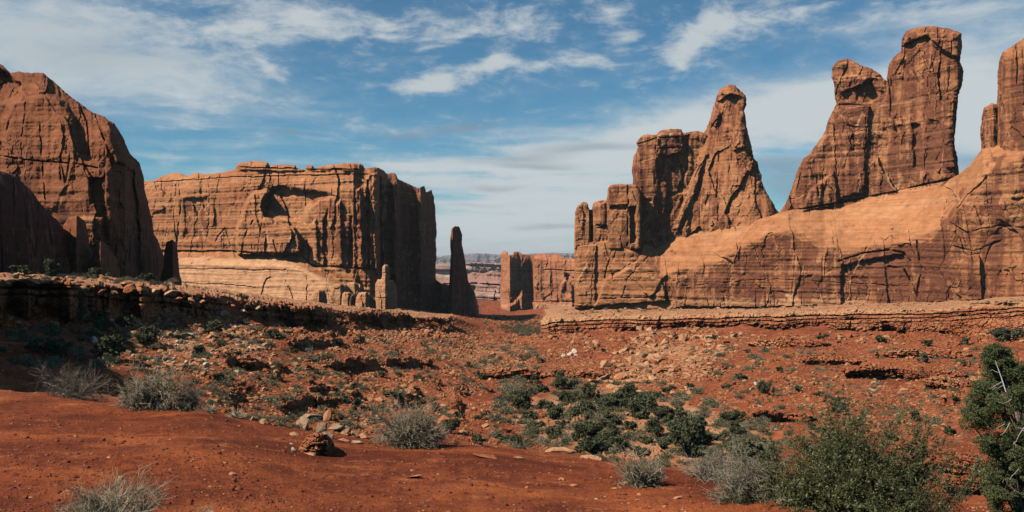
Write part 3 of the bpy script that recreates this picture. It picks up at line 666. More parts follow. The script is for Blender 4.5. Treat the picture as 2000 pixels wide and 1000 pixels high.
def gsm(a, k, axis):
    if k < 1: return a
    w = np.exp(-np.linspace(-2, 2, 2 * k + 1) ** 2); w /= w.sum()
    ap = np.concatenate([np.repeat(np.take(a, [0], axis), k, axis), a, np.repeat(np.take(a, [-1], axis), k, axis)], axis)
    out = 0
    for i in range(2 * k + 1):
        out = out + w[i] * np.take(ap, range(i, i + a.shape[axis]), axis)
    return out


def build_terrain():
    cx = np.array(sorted(COLS))
    front = np.arange(-420, 2421, 3.0)
    az = np.arctan((front - 1000) / F)
    azb = np.concatenate([np.linspace(az[-1], 2 * np.pi + az[0], 90)[1:-1]])
    AZ = np.concatenate([az, azb])
    amax = az[-1]; amin = az[0]
    PX = np.concatenate([front, np.where(azb < np.pi, 2420, -420)])
    wL = np.where(AZ > amax, smooth(AZ, amax, 2 * np.pi + amin), np.where(AZ < 0, 1.0, 0.0))
    nn = 11
    nodY = []; nodZ = []
    for k in range(nn):
        ys = np.array([COLS[c][k][1] for c in cx], float); ps = np.array([COLS[c][k][0] for c in cx], float)
        zs = (500 - ps) / F * ys
        Yk = np.interp(front, cx, ys); Zk = np.interp(front, cx, zs)
        Yk = gsm(Yk, 14, 0); Zk = gsm(Zk, 14, 0)
        backY = Yk[-1] + (Yk[0] - Yk[-1]) * wL[len(front):]; backZ = Zk[-1] + (Zk[0] - Zk[-1]) * wL[len(front):]
        nodY.append(np.concatenate([Yk, backY])); nodZ.append(np.concatenate([Zk, backZ]))
    one = np.ones_like(AZ)
    NY = [one * NEAR[0][0], one * NEAR[1][0]] + nodY + [one * 900, one * 3000, one * 9000, one * 14000]
    NZ = [one * NEAR[0][1], one * NEAR[1][1]] + nodZ + [one * -42, one * -44, one * -46, one * -46]
    NY = np.array(NY); NZ = np.array(NZ)
    rows = []; rowz = []; seg = []
    for k in range(len(ROWS)):
        t = np.linspace(0, 1, ROWS[k], endpoint=False)[:, None]
        ly = np.log(NY[k])[None] * (1 - t) + np.log(NY[k + 1])[None] * t
        if k >= 2:
            # straight lines of ground between the nodes
            yy = NY[k][None] * (1 - t ** 1.0) + NY[k + 1][None] * t ** 1.0 if k not in (12, 13, 14, 15) else np.exp(ly)
        else:
            yy = np.exp(ly)
        zz = NZ[k][None] + (NZ[k + 1] - NZ[k])[None] * (yy - NY[k][None]) / np.maximum(NY[k + 1] - NY[k], 1e-3)[None]
        rows.append(yy); rowz.append(zz); seg += [k] * ROWS[k]
    rows.append(NY[-1:]); rowz.append(NZ[-1:]); seg.append(len(ROWS) - 1)
    Y = np.concatenate(rows); Z = np.concatenate(rowz)
    Z = gsm(Z, 3, 0)
    seg = np.array(seg)[:, None] * np.ones_like(Y)
    cosl = np.maximum(np.cos(AZ), math.cos(amax))
    rr = Y / cosl[None]
    X3 = rr * np.sin(AZ)[None]; Y3 = rr * np.cos(AZ)[None]
    d = rr
    X = X3.astype(np.float32); Yg = Y3.astype(np.float32); zf = Z.astype(np.float32)
    o = 0 * X
    PXg = np.broadcast_to(PX[None], Y.shape)
    # mid ground rubble and small ledges
    mid = smooth(seg, 2.5, 3.5) * (1 - smooth(seg, 12.5, 13.5))
    disp = np.zeros_like(X)
    disp += mid * 1.3 * fbm(X / 17, Yg / 17, o + 3, 3)
    disp += mid * .45 * fbm(X / 4, Yg / 4, o + 7, 3)
    sc = np.clip(d / 60, .6, 3)
    rub = smooth(fbm(X / 11, Yg / 11, o + 20, 3), -.25, .25)
    a1, gap, r4 = voro(X / 1.15, Yg / 1.15, o + .5)
    disp += mid * rub * .22 * np.where(r4[..., 3] > .45, smooth(.62 - a1, 0, .28) * r4[..., 1], 0) * np.clip(d / 50, .5, 2)
    a1, gap, r4 = voro(X / .45, Yg / .45, o + 1.5)
    disp += mid * rub * .14 * np.where(r4[..., 3] > .4, smooth(.6 - a1, 0, .3) * r4[..., 1], 0) * smooth(-d, -140, -60)
    Z = Z + disp
    # terracing: thin hard beds crop out on the slopes
    lm = smooth(fbm(X / 22, Yg / 22, o + 30, 3), -.12, .18) * smooth(seg, 3.5, 4.5) * (1 - smooth(seg, 8.5, 9.2))
    stp = .95
    h = Z / stp + .55 * fbm(X / 9, Yg / 9, o + 40, 3) + .25 * fbm(X / 2, Yg / 2, o + 41, 2)
    fr = h - np.floor(h)
    ter = (smooth(fr, .62, .95) - fr) * stp
    Z = Z + ter * lm * .95
    # near mound: lumps, low swells, small relief
    nr = 1 - smooth(seg, 1.9, 2.6)
    Z = Z + nr * (.10 * fbm(X / 3.2, Yg / 3.2, o + 50, 3) + .030 * fbm(X / .8, Yg / .8, o + 51, 3, .42)) * smooth(d, 1.5, 5)
    a1, gap, r4 = voro(X / .16, Yg / .16, o + 2.5)
    Z = Z + nr * .008 * np.where(r4[..., 3] > .6, smooth(.55 - a1, 0, .3) * r4[..., 1], 0)
    a1, gap, r4 = voro(X / .07, Yg / .07, o + 4.5)
    Z = Z + nr * .003 * np.where(r4[..., 3] > .5, smooth(.55 - a1, 0, .3) * r4[..., 1], 0)
    # bench tops
    V = np.stack([X3, Y3, Z], -1)
    # blocky push of the ledge faces along the ground
    led = smooth(seg, 8.6, 9.0) * (1 - smooth(seg, 9.6, 10.4))
    zz = Z + .5 * fbm(X / 6, Yg / 6, o + 60, 2)
    push = led * (.9 * perlin(zz / .8, o + 61, X / 30) + .8 * fbm(X / 3, Yg / 3, Z / 2, 3)) * np.clip(d / 120, .5, 1.6)
    V[..., 0] += push * np.sin(AZ)[None]; V[..., 1] += push * np.cos(AZ)[None]
    nrw, ncl = Y.shape
    idx = np.arange(nrw * ncl).reshape(nrw, ncl)
    a = idx[:-1]; b = idx[1:]
    q = np.stack([a, np.roll(a, -1, 1), np.roll(b, -1, 1), b], -1).reshape(-1, 4)
    V = V.reshape(-1, 3)
    cv = len(V)
    V = np.concatenate([V, [[0, 0, NEAR[0][1]]]])
    tri = np.stack([np.roll(idx[0], -1), idx[0], np.full(ncl, cv)], -1)
    me = mk_mesh('ground', V, [q[:, ::-1], tri], False)
    # soil colour masks
    pyv = 500 - Z / np.maximum(Y, .1) * F
    tan = np.zeros_like(Z)
    wob = 14 * fbm(X / 6, Yg / 6, o + 70, 3)
    def reg(poly, w): return smooth(-(polysdf(poly, PXg.astype(np.float32), pyv.astype(np.float32)) + wob), 0, w) * mid
    tan += .65 * reg([(980, 760), (1150, 730), (1350, 760), (1500, 830), (1560, 920), (1400, 945), (1200, 915), (1050, 880), (960, 840)], 40)
    tan += .9 * reg([(1060, 628), (1060, 600), (1700, 592), (2100, 570), (2100, 600), (1700, 612), (1200, 628)], 8)
    tan += .75 * reg([(1240, 650), (1380, 650), (1420, 700), (1360, 760), (1200, 770), (1150, 745), (1180, 700)], 40)
    tan += .6 * reg([(860, 660), (990, 660), (1020, 700), (960, 740), (880, 720)], 25)
    tan += .45 * reg([(280, 610), (520, 620), (560, 700), (420, 740), (300, 700)], 30)
    tan += .8 * smooth(seg, 9.6, 10.1) * (1 - smooth(seg, 12, 13)) * (1 - smooth(PXg, 880, 910) * (1 - smooth(PXg, 1060, 1080)))
    near = nr
    attr(me, 'tan', np.append(tan.ravel(), 0)); attr(me, 'near', np.append(near.ravel(), 1))
    far = smooth(seg, 12.0, 12.8)
    attr(me, 'far', np.append(far.ravel(), 0))
    # ground material
    m = bpy.data.materials.new('red_desert_soil'); m.use_nodes = True; nt = m.node_tree
    bs = nt.nodes['Principled BSDF']; bs.inputs['Roughness'].default_value = .95; bs.inputs['Specular IOR Level'].default_value = .1
    pos = NT(nt, 'ShaderNodeNewGeometry').outputs['Position']
    def nz(s, det=6, ro=.6, loc=(0, 0, 0), sz=None, dist=0.0):
        mp = NT(nt, 'ShaderNodeMapping', {0: pos, 1: loc, 3: (s, s, sz or s)})
        return NT(nt, 'ShaderNodeTexNoise', {'Vector': mp.outputs[0], 'Scale': 1.0, 'Detail': det, 'Roughness': ro, 'Distortion': dist}).outputs[0]
    at = NT(nt, 'ShaderNodeAttribute', attribute_name='tan').outputs['Fac']
    an = NT(nt, 'ShaderNodeAttribute', attribute_name='near').outputs['Fac']
    af = NT(nt, 'ShaderNodeAttribute', attribute_name='far').outputs['Fac']
    b1 = nz(.12, 7, .65, dist=.6); b2 = nz(1.1, 8, .7, (4, 0, 0)); b3 = nz(9, 8, .72, (1, 3, 0)); b4 = nz(45, 4, .7)
    red = mixc(nt, sstep(nt, b1, .38, .62), (.175, .043, .018), (.285, .078, .030))
    red = mixc(nt, math_(nt, 'MULTIPLY', sstep(nt, b2, .52, .64), .8), red, (.37, .145, .068))
    red = mixc(nt, math_(nt, 'MULTIPLY', sstep(nt, b2, .46, .34), .6), red, (.145, .040, .022))
    tanc = mixc(nt, sstep(nt, b2, .4, .6), (.37, .155, .07), (.47, .26, .14))
    tf = math_(nt, 'ADD', at, math_(nt, 'MULTIPLY', math_(nt, 'SUBTRACT', b1, .5), 1.4))
    c = mixc(nt, math_(nt, 'MULTIPLY', sstep(nt, tf, .25, .8), .85), red, tanc)
    # near mound: brick red dust with darker crust and a few orange scuffs
    b5 = nz(.55, 7, .66, (8, 8, 0), dist=.8)
    nc = mixc(nt, sstep(nt, b5, .38, .62), (.120, .026, .011), (.265, .063, .020))
    nc = mixc(nt, math_(nt, 'MULTIPLY', sstep(nt, nz(1.6, 8, .72, (2, 2, 0), dist=.5), .54, .70), .75), nc, (.50, .158, .052))
    nc = mixc(nt, math_(nt, 'MULTIPLY', sstep(nt, b3, .52, .38), .75), nc, (.095, .022, .012))
    nc = mixc(nt, math_(nt, 'MULTIPLY', sstep(nt, b4, .62, .72), .5), nc, (.42, .15, .07))
    nc = mixc(nt, math_(nt, 'MULTIPLY', sstep(nt, nz(.42, 5, .6, (5, 1, 0), dist=.6), .50, .66), .65), nc, (.44, .120, .036))
    c = mixc(nt, an, c, nc)
    c = mixc(nt, math_(nt, 'MULTIPLY', sstep(nt, b3, .44, .30), math_(nt, 'SUBTRACT', .5, math_(nt, 'MULTIPLY', an, .4))), c, (.13, .045, .028))
    fr_ = nz(.01, 6, .6, (0, 0, 0)); grn = mixc(nt, sstep(nt, fr_, .42, .58), (.16, .17, .085), (.30, .20, .12))
    c = mixc(nt, af, c, grn)
    nt.links.new(c, bs.inputs['Base Color'])
    hh = math_(nt, 'ADD', math_(nt, 'MULTIPLY', b2, .5), math_(nt, 'MULTIPLY', b3, .12))
    hh = math_(nt, 'ADD', hh, math_(nt, 'MULTIPLY', b4, .022))
    vo = NT(nt, 'ShaderNodeTexVoronoi', {'Vector': pos, 'Scale': 22.0}).outputs[0]
    hh = math_(nt, 'ADD', hh, math_(nt, 'MULTIPLY', sstep(nt, vo, .35, .1), .012))
    bp = NT(nt, 'ShaderNodeBump', {'Height': hh, 'Strength': .75, 'Distance': .35})
    nt.links.new(bp.outputs[0], bs.inputs['Normal'])
    g = link('ground', me, m)
    tag(g, kind='structure')
    return g


GROUND = build_terrain()
DG = bpy.context.evaluated_depsgraph_get()
BVH = BVHTree.FromObject(GROUND, DG)


def hit(px, py):
    d = Vector(((px - 1000) / F, 1.0, (500 - py) / F))
    loc, nor, _, dist = BVH.ray_cast(Vector((0, 0, 0)), d)
    return loc, nor


def drop(x, y):
    loc, nor, _, _ = BVH.ray_cast(Vector((x, y, 60)), Vector((0, 0, -1)))
    return loc


# ------------------------------------------------------------------ rock ledges (outcropping beds) along both sides
def build_ledges():
    def lay(seams, s0=0):
        return [([(a, b) for a, b in sm], w, d_, 3.5) for sm, w, d_ in seams]
    def under(topf, h, a):
        """beds: each hard bed stands proud, each soft bed is worn back"""
        def f(px, py, wx, wy, wz):
            t = (py - lerp_pts(topf, px)) / h + .12 * fbm(px / 50, py / 50, 3 + 0 * px, 2)
            v = np.zeros_like(px)
            for (c_, w_, d_) in a:
                v += d_ * smooth(-np.abs(t - c_), -w_, -w_ * .4)
            return v
        return f
    o = solid('rock_outcrop', [(-1900, 1100), (-1800, -500), (-1600, -700), (-1300, -560), (-950, -370), (-820, -230), (-700, -170), (-580, -60), (-480, -20), (-380, 60), (-300, 150), (-240, 330), (-200, 560), (-180, 1100)],
              [(-1900, 16), (-1600, 17), (-950, 24), (-700, 32), (-480, 40), (-180, 54)], M_LEDGE, thick=9, R=3, r=2.5, step=12, seed=79, fs=.3, blocky=.8, edge=8)  # unseen shade caster, added and shaped to darken the far left slope
    tag(o, 'added unseen rock wall beyond the left edge that shades the hollow behind the mound', 'rock outcrop')
    # right bench rim
    top = [(1055, 626), (1100, 621), (1200, 617), (1400, 614), (1600, 607), (1800, 604), (1900, 600), (2000, 592), (2200, 578)]
    bot = [(2200, 655), (2000, 664), (1950, 656), (1900, 668), (1850, 650), (1800, 660), (1740, 642), (1680, 650), (1600, 636), (1540, 646), (1480, 634), (1400, 644), (1330, 636), (1280, 650), (1230, 642), (1180, 664), (1130, 652), (1095, 668), (1062, 668)]
    plan = [(1050, 214), (1070, 206), (1200, 199.5), (1400, 189), (1600, 175), (1800, 154), (2000, 138), (2200, 128)]
    o = solid('rock_ledge', top + bot, plan, M_LEDGE, thick=12, R=2.5, r=2.0, step=1.3, seed=80, fs=.6, slab=1.0, strata=.6, flute=.4, blocky=.5, edge=6.5, batter=.10, base_py=640,
              extra=lambda px, py, wx, wy, wz: 4.5 * fbm(px / 70, 0 * px, 8 + 0 * px, 4) * (lerp_pts(plan, px) / 180) + under(top, 40, [(.22, .035, 1.9), (.40, .03, 1.4), (.60, .025, .8)])(px, py, wx, wy, wz), p0=.05, pale=[([(1050, 640), (1050, 600), (1700, 590), (2200, 570), (2200, 588), (1700, 616), (1200, 627)], .7, 4)])
    tag(o, 'long layered red rock ledge rimming the bench below the right wall', 'rock ledge')
    # left bench rim, in shade
    plan = [(-150, 49), (0, 52.5), (100, 57), (200, 64), (400, 85.5), (550, 113), (700, 144), (800, 175), (885, 203)]
    def bays(px, py, wx, wy, wz):
        v = 0 * px
        for c_, w_, a_ in ((60, 60, 3), (210, 50, 3.5), (350, 40, 4), (430, 36, 5), (545, 30, 6), (660, 22, 4), (760, 16, 4), (835, 20, 3)):
            v += a_ * np.exp(-((px - c_) / w_) ** 2)
        return v * .8 + 6.5 * fbm(px / 46, 0 * px, 5 + 0 * px, 4) * (lerp_pts(plan, px) / 100 + .4) + under(TL, 50, [(.34, .08, 1.6), (.62, .07, 1.2), (.10, .10, -.6)])(px, py, wx, wy, wz)
    TL = [(-150, 545), (60, 545), (150, 550), (240, 555), (400, 573), (455, 584), (560, 594), (640, 603), (700, 608), (770, 612), (800, 614), (884, 618)]
    for k, (tp, bt_, lab) in enumerate([
        ([(-150, 545), (-40, 549), (0, 543), (40, 548), (62, 541), (100, 550), (128, 546), (150, 553), (190, 549), (240, 556), (272, 553), (300, 564), (340, 563), (372, 574), (400, 571), (430, 582), (452, 590)],
         [(462, 612), (430, 640), (400, 628), (360, 640), (320, 618), (270, 628), (220, 612), (160, 634), (100, 622), (40, 640), (0, 626), (-150, 646)], 'long dark shadowed rock ledge below the left cliff, lined with sunlit boulders'),
        ([(476, 596), (490, 585), (520, 592), (552, 590), (590, 600), (615, 597), (646, 607)],
         [(660, 616), (640, 630), (612, 620), (585, 636), (556, 622), (530, 642), (505, 632), (484, 612)], 'broken dark rock ledge below the pale bench of the butte, ending before the upright blocks'),
        ([(672, 616), (684, 607), (720, 611), (752, 609), (772, 615), (786, 611), (830, 617), (884, 618)],
         [(889, 626), (880, 638), (850, 630), (812, 632), (800, 646), (776, 632), (745, 642), (712, 624), (690, 630)], 'low dark rock ledge below the hoodoo and blocks, ending in a flat slab')]):
        o = solid('rock_ledge', tp + bt_, plan, M_LEDGE, thick=8, R=1.6, r=1.1, step=1.3, seed=81 + k, fs=(.45, .6, .75)[k], slab=1.3, strata=.9, flute=.8, blocky=(.7, .9, 1.1)[k], edge=7.5, extra=bays,
                  pale=[([(-150, 530), (884, 600), (884, 624), (-150, 560)], .35, 4)])
        tag(o, lab, 'rock ledge')
    # small outcrops on the slopes
    lst = [
        ([(640, 712), (655, 702), (700, 697), (735, 700), (742, 712), (735, 722), (700, 726), (660, 724)], 'jagged low red outcrop on the slope left of the valley centre'),
        ([(745, 712), (755, 699), (800, 698), (842, 702), (848, 711), (820, 718), (770, 716)], 'low red outcrop with dark overhang, right of the jagged one'),
        ([(560, 668), (575, 660), (620, 662), (665, 664), (680, 672), (660, 680), (600, 680), (565, 676)], 'thin red outcrop halfway up the left slope under the ledge'),
        ([(440, 702), (470, 694), (500, 700), (520, 712), (500, 722), (455, 718)], 'broken red outcrop among rubble on the left slope'),
        ([(560, 785), (590, 774), (640, 772), (662, 780), (650, 796), (600, 798), (565, 796)], 'orange crumbly outcrop above the near pile of boulders'),
        ([(600, 758), (630, 750), (660, 756), (650, 768), (610, 768)], 'small crumbly outcrop just above the orange one'),
        ([(930, 726), (980, 720), (1040, 722), (1120, 726), (1180, 730), (1170, 740), (1040, 738), (940, 736)], 'thin flat orange bed at the head of the juniper grove'),
        ([(1470, 806), (1500, 800), (1560, 808), (1590, 812), (1580, 826), (1520, 826), (1480, 818)], 'cracked orange slab bed above the big leafy bush'),
        ([(1640, 722), (1700, 714), (1780, 718), (1860, 722), (1890, 732), (1840, 742), (1720, 736), (1650, 732)], 'long orange outcrop bed on the right slope'),
        ([(1800, 744), (1840, 734), (1890, 738), (1900, 752), (1860, 762), (1810, 754)], 'dark overhanging outcrop left of the near juniper top'),
        ([(1440, 668), (1500, 660), (1600, 664), (1640, 672), (1590, 680), (1480, 678)], 'low bedded outcrop under the right ledge'),
        ([(1700, 690), (1760, 682), (1840, 684), (1900, 690), (1880, 702), (1760, 702)], 'broad bedded outcrop high on the right slope'),
        ([(1830, 900), (1850, 882), (1900, 886), (1930, 900), (1925, 925), (1870, 925), (1835, 918)], 'rounded orange outcrop between the leafy bush and near juniper'),
        ([(1840, 940), (1880, 928), (1925, 936), (1930, 955), (1880, 958), (1845, 954)], 'low layered outcrop below the rounded orange one'),
        ([(1560, 700), (1600, 692), (1660, 698), (1680, 706), (1640, 714), (1580, 710)], 'small bedded outcrop in the middle of the right slope')]
    for i, (p, lab) in enumerate(lst):
        P = np.array(p, float); by = P[:, 1].max(); x0 = P[:, 0].min(); x1 = P[:, 0].max()
        pl = []
        for xx in np.linspace(x0, x1, 5):
            h_, _ = hit(xx, by - 3)
            pl.append((xx, (h_.y if h_ else 80) - .9))
        Yc = pl[2][1]
        fs = Yc / 420
        pp = [(a, b if b < by - 4 else b + 6) for a, b in p]
        o = solid('rock_outcrop', pp, pl, M_LEDGE, thick=Yc * .07, R=Yc / 90, r=Yc / 130, step=1.3, seed=90 + i, fs=fs, slab=.8, strata=1.2, flute=.6, blocky=Yc / 230, edge=5.5,
                  )
        tag(o, lab, 'rock outcrop', 'rock outcrops on the slopes')


build_ledges()

# ------------------------------------------------------------------ loose rocks
random.seed(5)
rs = np.random.RandomState(11)
M_RED = simple_material('red_stone', (.27, .080, .030), (.40, .135, .052), 1.6, bump=.5, c3=(.16, .055, .03))
M_TAN = simple_material('tan_stone', (.40, .180, .080), (.50, .27, .14), 1.5, bump=.5, c3=(.27, .12, .06))
M_WHITE = simple_material('pale_stone', (.52, .38, .26), (.64, .50, .37), 1.5, bump=.4, c3=(.45, .33, .23))
M_GREY = simple_material('lichened_stone', (.25, .145, .085), (.36, .225, .135), 2.0, bump=.6, c3=(.20, .13, .085))


def ico(sub):
    t = (1 + 5 ** .5) / 2
    v = [(-1, t, 0), (1, t, 0), (-1, -t, 0), (1, -t, 0), (0, -1, t), (0, 1, t), (0, -1, -t), (0, 1, -t), (t, 0, -1), (t, 0, 1), (-t, 0, -1), (-t, 0, 1)]
    v = [np.array(p, float) / np.linalg.norm(p) for p in v]
    f = [(0, 11, 5), (0, 5, 1), (0, 1, 7), (0, 7, 10), (0, 10, 11), (1, 5, 9), (5, 11, 4), (11, 10, 2), (10, 7, 6), (7, 1, 8), (3, 9, 4), (3, 4, 2), (3, 2, 6), (3, 6, 8), (3, 8, 9), (4, 9, 5), (2, 4, 11), (6, 2, 10), (8, 6, 7), (9, 8, 1)]
    for _ in range(sub):
        c = {}; nf = []
        def md(a, b):
            k = (min(a, b), max(a, b))
            if k not in c:
                m = v[a] + v[b]; v.append(m / np.linalg.norm(m)); c[k] = len(v) - 1
            return c[k]
        for a, b, d in f:
            x, y, z = md(a, b), md(b, d), md(d, a)
            nf += [(a, x, z), (b, y, x), (d, z, y), (x, y, z)]
        f = nf
    return np.array(v), np.array(f)


def rock_shape(sub, seed, flat=.7, cuts=12):
    r = np.random.RandomState(seed)
    v, f = ico(sub)
    for _ in range(cuts):
        n = r.normal(size=3); n /= np.linalg.norm(n); h = r.uniform(.38, .72)
        dd = np.maximum(v @ n - h, 0)
        v = v - dd[:, None] * n * .96
    v = v * np.array([1, r.uniform(.6, .95), flat * r.uniform(.6, 1.1)])
    if sub >= 3:
        n = fbm(v[:, 0] * 2.5 + seed, v[:, 1] * 2.5, v[:, 2] * 2.5, 4, .6)
        v = v * (1 + .09 * n)[:, None]
    return v - np.array([0, 0, v[:, 2].min() * .55]), f


ROCKV = [rock_shape(1, i, cuts=9) for i in range(12)]
ROCKM = {}
for mi, m in (('red', M_RED), ('tan', M_TAN), ('white', M_WHITE), ('grey', M_GREY)):
    ROCKM[mi] = []
    for i in range(6):
        v, f = rock_shape(3, 100 + i, flat=.75)
        me = mk_mesh('boulder', v, [f], False); me.materials.append(m); ROCKM[mi].append(me)


def put_rock(px, py, w, mat, label, name='boulder', cat='boulder', group=None, flat=1.0, v=None, loc=None, sink=.0, yaw=None):
    if loc is None:
        loc, nor = hit(px, py)
        if loc is None: return None
    s = w * loc.y / F * .5 / .82
    me = ROCKM[mat][random.randrange(6) if v is None else v]
    o = link(name, me)
    o.location = (loc.x, loc.y + s * .5, loc.z - s * (.10 + sink))
    o.scale = (s, s * random.uniform(.85, 1.1), s * flat * random.uniform(.85, 1.1))
    o.rotation_euler = (random.uniform(-.25, .25), random.uniform(-.25, .25), random.uniform(0, 6.28) if yaw is None else yaw)
    tag(o, label, cat, group)
    return o


def build_rocks():
    # hand placed boulders: px, py of the foot, width in photo pixels
    near = [
        (494, 822, 22, 'tan', 'upright tan boulder at the lip of the near mound, left of the pile', 1.3), (512, 828, 26, 'tan', 'squat tan boulder touching the upright one at the mound lip', 1.1),
        (588, 838, 40, 'grey', 'large grey brown boulder at the left end of the boulder pile', .8), (604, 822, 44, 'grey', 'broad grey slab on top of the boulder pile', .6), (626, 846, 34, 'grey', 'tilted grey brown boulder in the middle of the pile', 1.1),
        (612, 856, 22, 'grey', 'small boulder wedged at the front of the pile', .9), (640, 822, 26, 'tan', 'pointed tan boulder behind the pile', 1.4), (652, 842, 36, 'grey', 'wide grey boulder right of the middle of the pile', .8),
        (638, 858, 26, 'grey', 'dark faced boulder low in the pile', 1.0), (672, 848, 18, 'tan', 'small tan boulder near the right end of the pile', 1.3), (690, 852, 22, 'tan', 'rounded tan boulder right of the pile', .8), (706, 856, 26, 'tan', 'tan boulder left of the grey dome shaped shrub', .8),
        (574, 852, 26, 'tan', 'flat tan stone in front of the pile', .5), (668, 862, 24, 'tan', 'flat tan stone below the right end of the pile', .5), (695, 866, 24, 'white', 'whitish flat stone at the mound lip before the grey shrub', .4),
        (655, 815, 18, 'red', 'red boulder behind the boulder pile', .9), (516, 762, 20, 'tan', 'pale boulder on the left slope above the dark hollow', 1.0), (577, 716, 16, 'tan', 'light boulder among scrub in the middle of the left slope', .9),
        (440, 668, 18, 'tan', 'leaning light boulder just under the left ledge', 1.2), (268, 702, 26, 'tan', 'long pale slab lying on the left slope beside dark shrubs', .6), (183, 668, 26, 'white', 'whitish boulder beside a dark bush below the left ledge', .9),
        (352, 662, 34, 'tan', 'cream boulder in the pale rubble below the left ledge', .8), (232, 636, 26, 'red', 'red brown boulder in the shade below the left ledge', .9), (218, 648, 20, 'tan', 'tan block beside the red brown boulder', 1.0), (255, 655, 26, 'tan', 'yellowish block right of the tan block below the left ledge', .9),
        (1100, 696, 14, 'white', 'white boulder, leftmost of the white cluster on the right slope', .9), (1112, 694, 16, 'white', 'white boulder in the middle of the white cluster', .9), (1122, 690, 16, 'white', 'white boulder with a peak, right end of the white cluster', 1.3), (1127, 696, 12, 'white', 'small white boulder below the peaked one', 1.0), (1074, 686, 14, 'tan', 'tan boulder left of the white cluster', .8),
        (1406, 664, 14, 'white', 'white block below the right ledge beside a shrub', 1.0), (1447, 655, 10, 'white', 'small bright block right of the white block under the ledge', 1.2), (1336, 666, 24, 'tan', 'large orange boulder just under the right ledge with a shrub beside', 1.2), (1397, 702, 9, 'white', 'small white stone in the scree below the wall', 1.2),
        (1478, 752, 12, 'white', 'white boulder left of the round shrub on the right slope', 1.0), (1490, 744, 9, 'white', 'smaller white boulder touching the shrub on the right slope', 1.0), (1469, 762, 13, 'white', 'white stone down slope of the white boulder pair', .8),
        (1653, 762, 8, 'white', 'tiny bright white stone in the middle of the right slope', 1.0), (1703, 764, 9, 'white', 'bright white stone right of the tiny one on the right slope', 1.0),
        (870, 830, 46, 'red', 'large red boulder right of the grey dome shaped shrub', .8), (985, 845, 34, 'red', 'red boulder mound beside the small juniper near the lip', .7), (878, 812, 30, 'red', 'rust boulder behind the large red one', .8), (905, 846, 20, 'tan', 'small tan block right of the large red boulder', .8),
    ]
    for (x, y, w, m, l, fl) in near:
        put_rock(x, y, w * (1.15 if 570 < x < 715 and y > 815 else 1.0), m, l, flat=fl * 1.1)
    for (x, y, w) in [(1260, 722, 36), (1290, 702, 32), (1240, 748, 32), (1225, 764, 28), (1330, 692, 30), (1360, 704, 28), (1195, 758, 26), (1278, 742, 30), (1312, 727, 28), (1180, 744, 24), (1215, 737, 26), (1345, 737, 24), (1250, 694, 26), (1300, 672, 24), (1205, 776, 26), (1255, 772, 28), (1385, 676, 22), (1372, 660, 20)]:
        put_rock(x, y, w, 'tan', 'large angular tan block in the rockfall scree below the right ledge', group='large blocks of the rockfall scree', flat=random.uniform(.6, 1.0))
    # boulders on the rim of the left ledge
    rim = [(8, 556, 26, 'tan'), (30, 542, 18, 'tan'), (58, 552, 36, 'tan'), (110, 546, 14, 'tan'), (162, 566, 22, 'tan'), (196, 570, 16, 'red'), (222, 572, 18, 'tan'), (238, 556, 26, 'tan'), (250, 566, 26, 'red'), (284, 572, 14, 'tan'), (302, 570, 26, 'tan'), (330, 576, 30, 'tan'), (348, 584, 20, 'red'), (372, 588, 18, 'tan'), (140, 548, 12, 'tan'), (395, 590, 14, 'tan'), (455, 598, 14, 'red'), (505, 602, 16, 'tan')]
    orde = 'first second third fourth fifth sixth seventh eighth ninth tenth eleventh twelfth thirteenth fourteenth fifteenth sixteenth seventeenth eighteenth nineteenth twentieth twenty-first twenty-second twenty-third twenty-fourth twenty-fifth twenty-sixth twenty-seventh twenty-eighth twenty-ninth thirtieth thirty-first thirty-second'.split()
    rim.sort()
    led = lambda x: lerp_pts([(-150, 48), (0, 51.5), (100, 56), (200, 63), (400, 84.5), (550, 112), (700, 143)], x)
    for k, (x, y, w, m) in enumerate(rim):
        Yd = led(x) - .4
        put_rock(x, y, w, m, f'sunlit {"tan" if m == "tan" else "red"} boulder on the rim of the left ledge, {orde[k]} from the left', group='boulders on the rim of the left ledge', loc=Vector(((x - 1000) / F * Yd, Yd, (500 - y) / F * Yd)), flat=.85)
    # flat stones in the near red dirt
    for (x, y, w, m, fl, l) in [(800, 935, 62, 'tan', .16, 'flat tan slab bedded in the red dirt of the near mound'), (955, 893, 90, 'red', .10, 'long thin slab with a pale top near the mound crest'), (1012, 896, 24, 'tan', .35, 'blocky end stone of the long thin slab'),
                                (1095, 884, 60, 'tan', .35, 'rounded tan slab at the crest before the junipers'), (1150, 896, 50, 'tan', .15, 'thin tan slab on the crest right of the rounded slab'), (1165, 976, 9, 'white', .8, 'small white pebble on the near mound'),
                                (1118, 950, 22, 'tan', .3, 'small tan flake in the dirt left of the bushy twig shrub'), (1200, 955, 18, 'tan', .3, 'tan chip in the dirt beside the bushy twig shrub'), (1322, 975, 26, 'tan', .35, 'tan stone in the dirt right of the twig shrub shadow'), (1245, 978, 14, 'tan', .4, 'narrow stone standing in the dirt below the twig shrub'),
                                (573, 882, 13, 'white', 1.5, 'small upright white stone beside the red outcrop on the mound'), (600, 888, 48, 'tan', .45, 'orange stone below the red outcrop on the mound'), (568, 868, 10, 'white', .7, 'pale chip above the upright white stone')]:
        put_rock(x, y, w, m, l, name='stone', cat='stone', flat=fl, yaw=random.uniform(-.4, .4))
    # outcrop on the mound
    h_, _ = hit(620, 886)
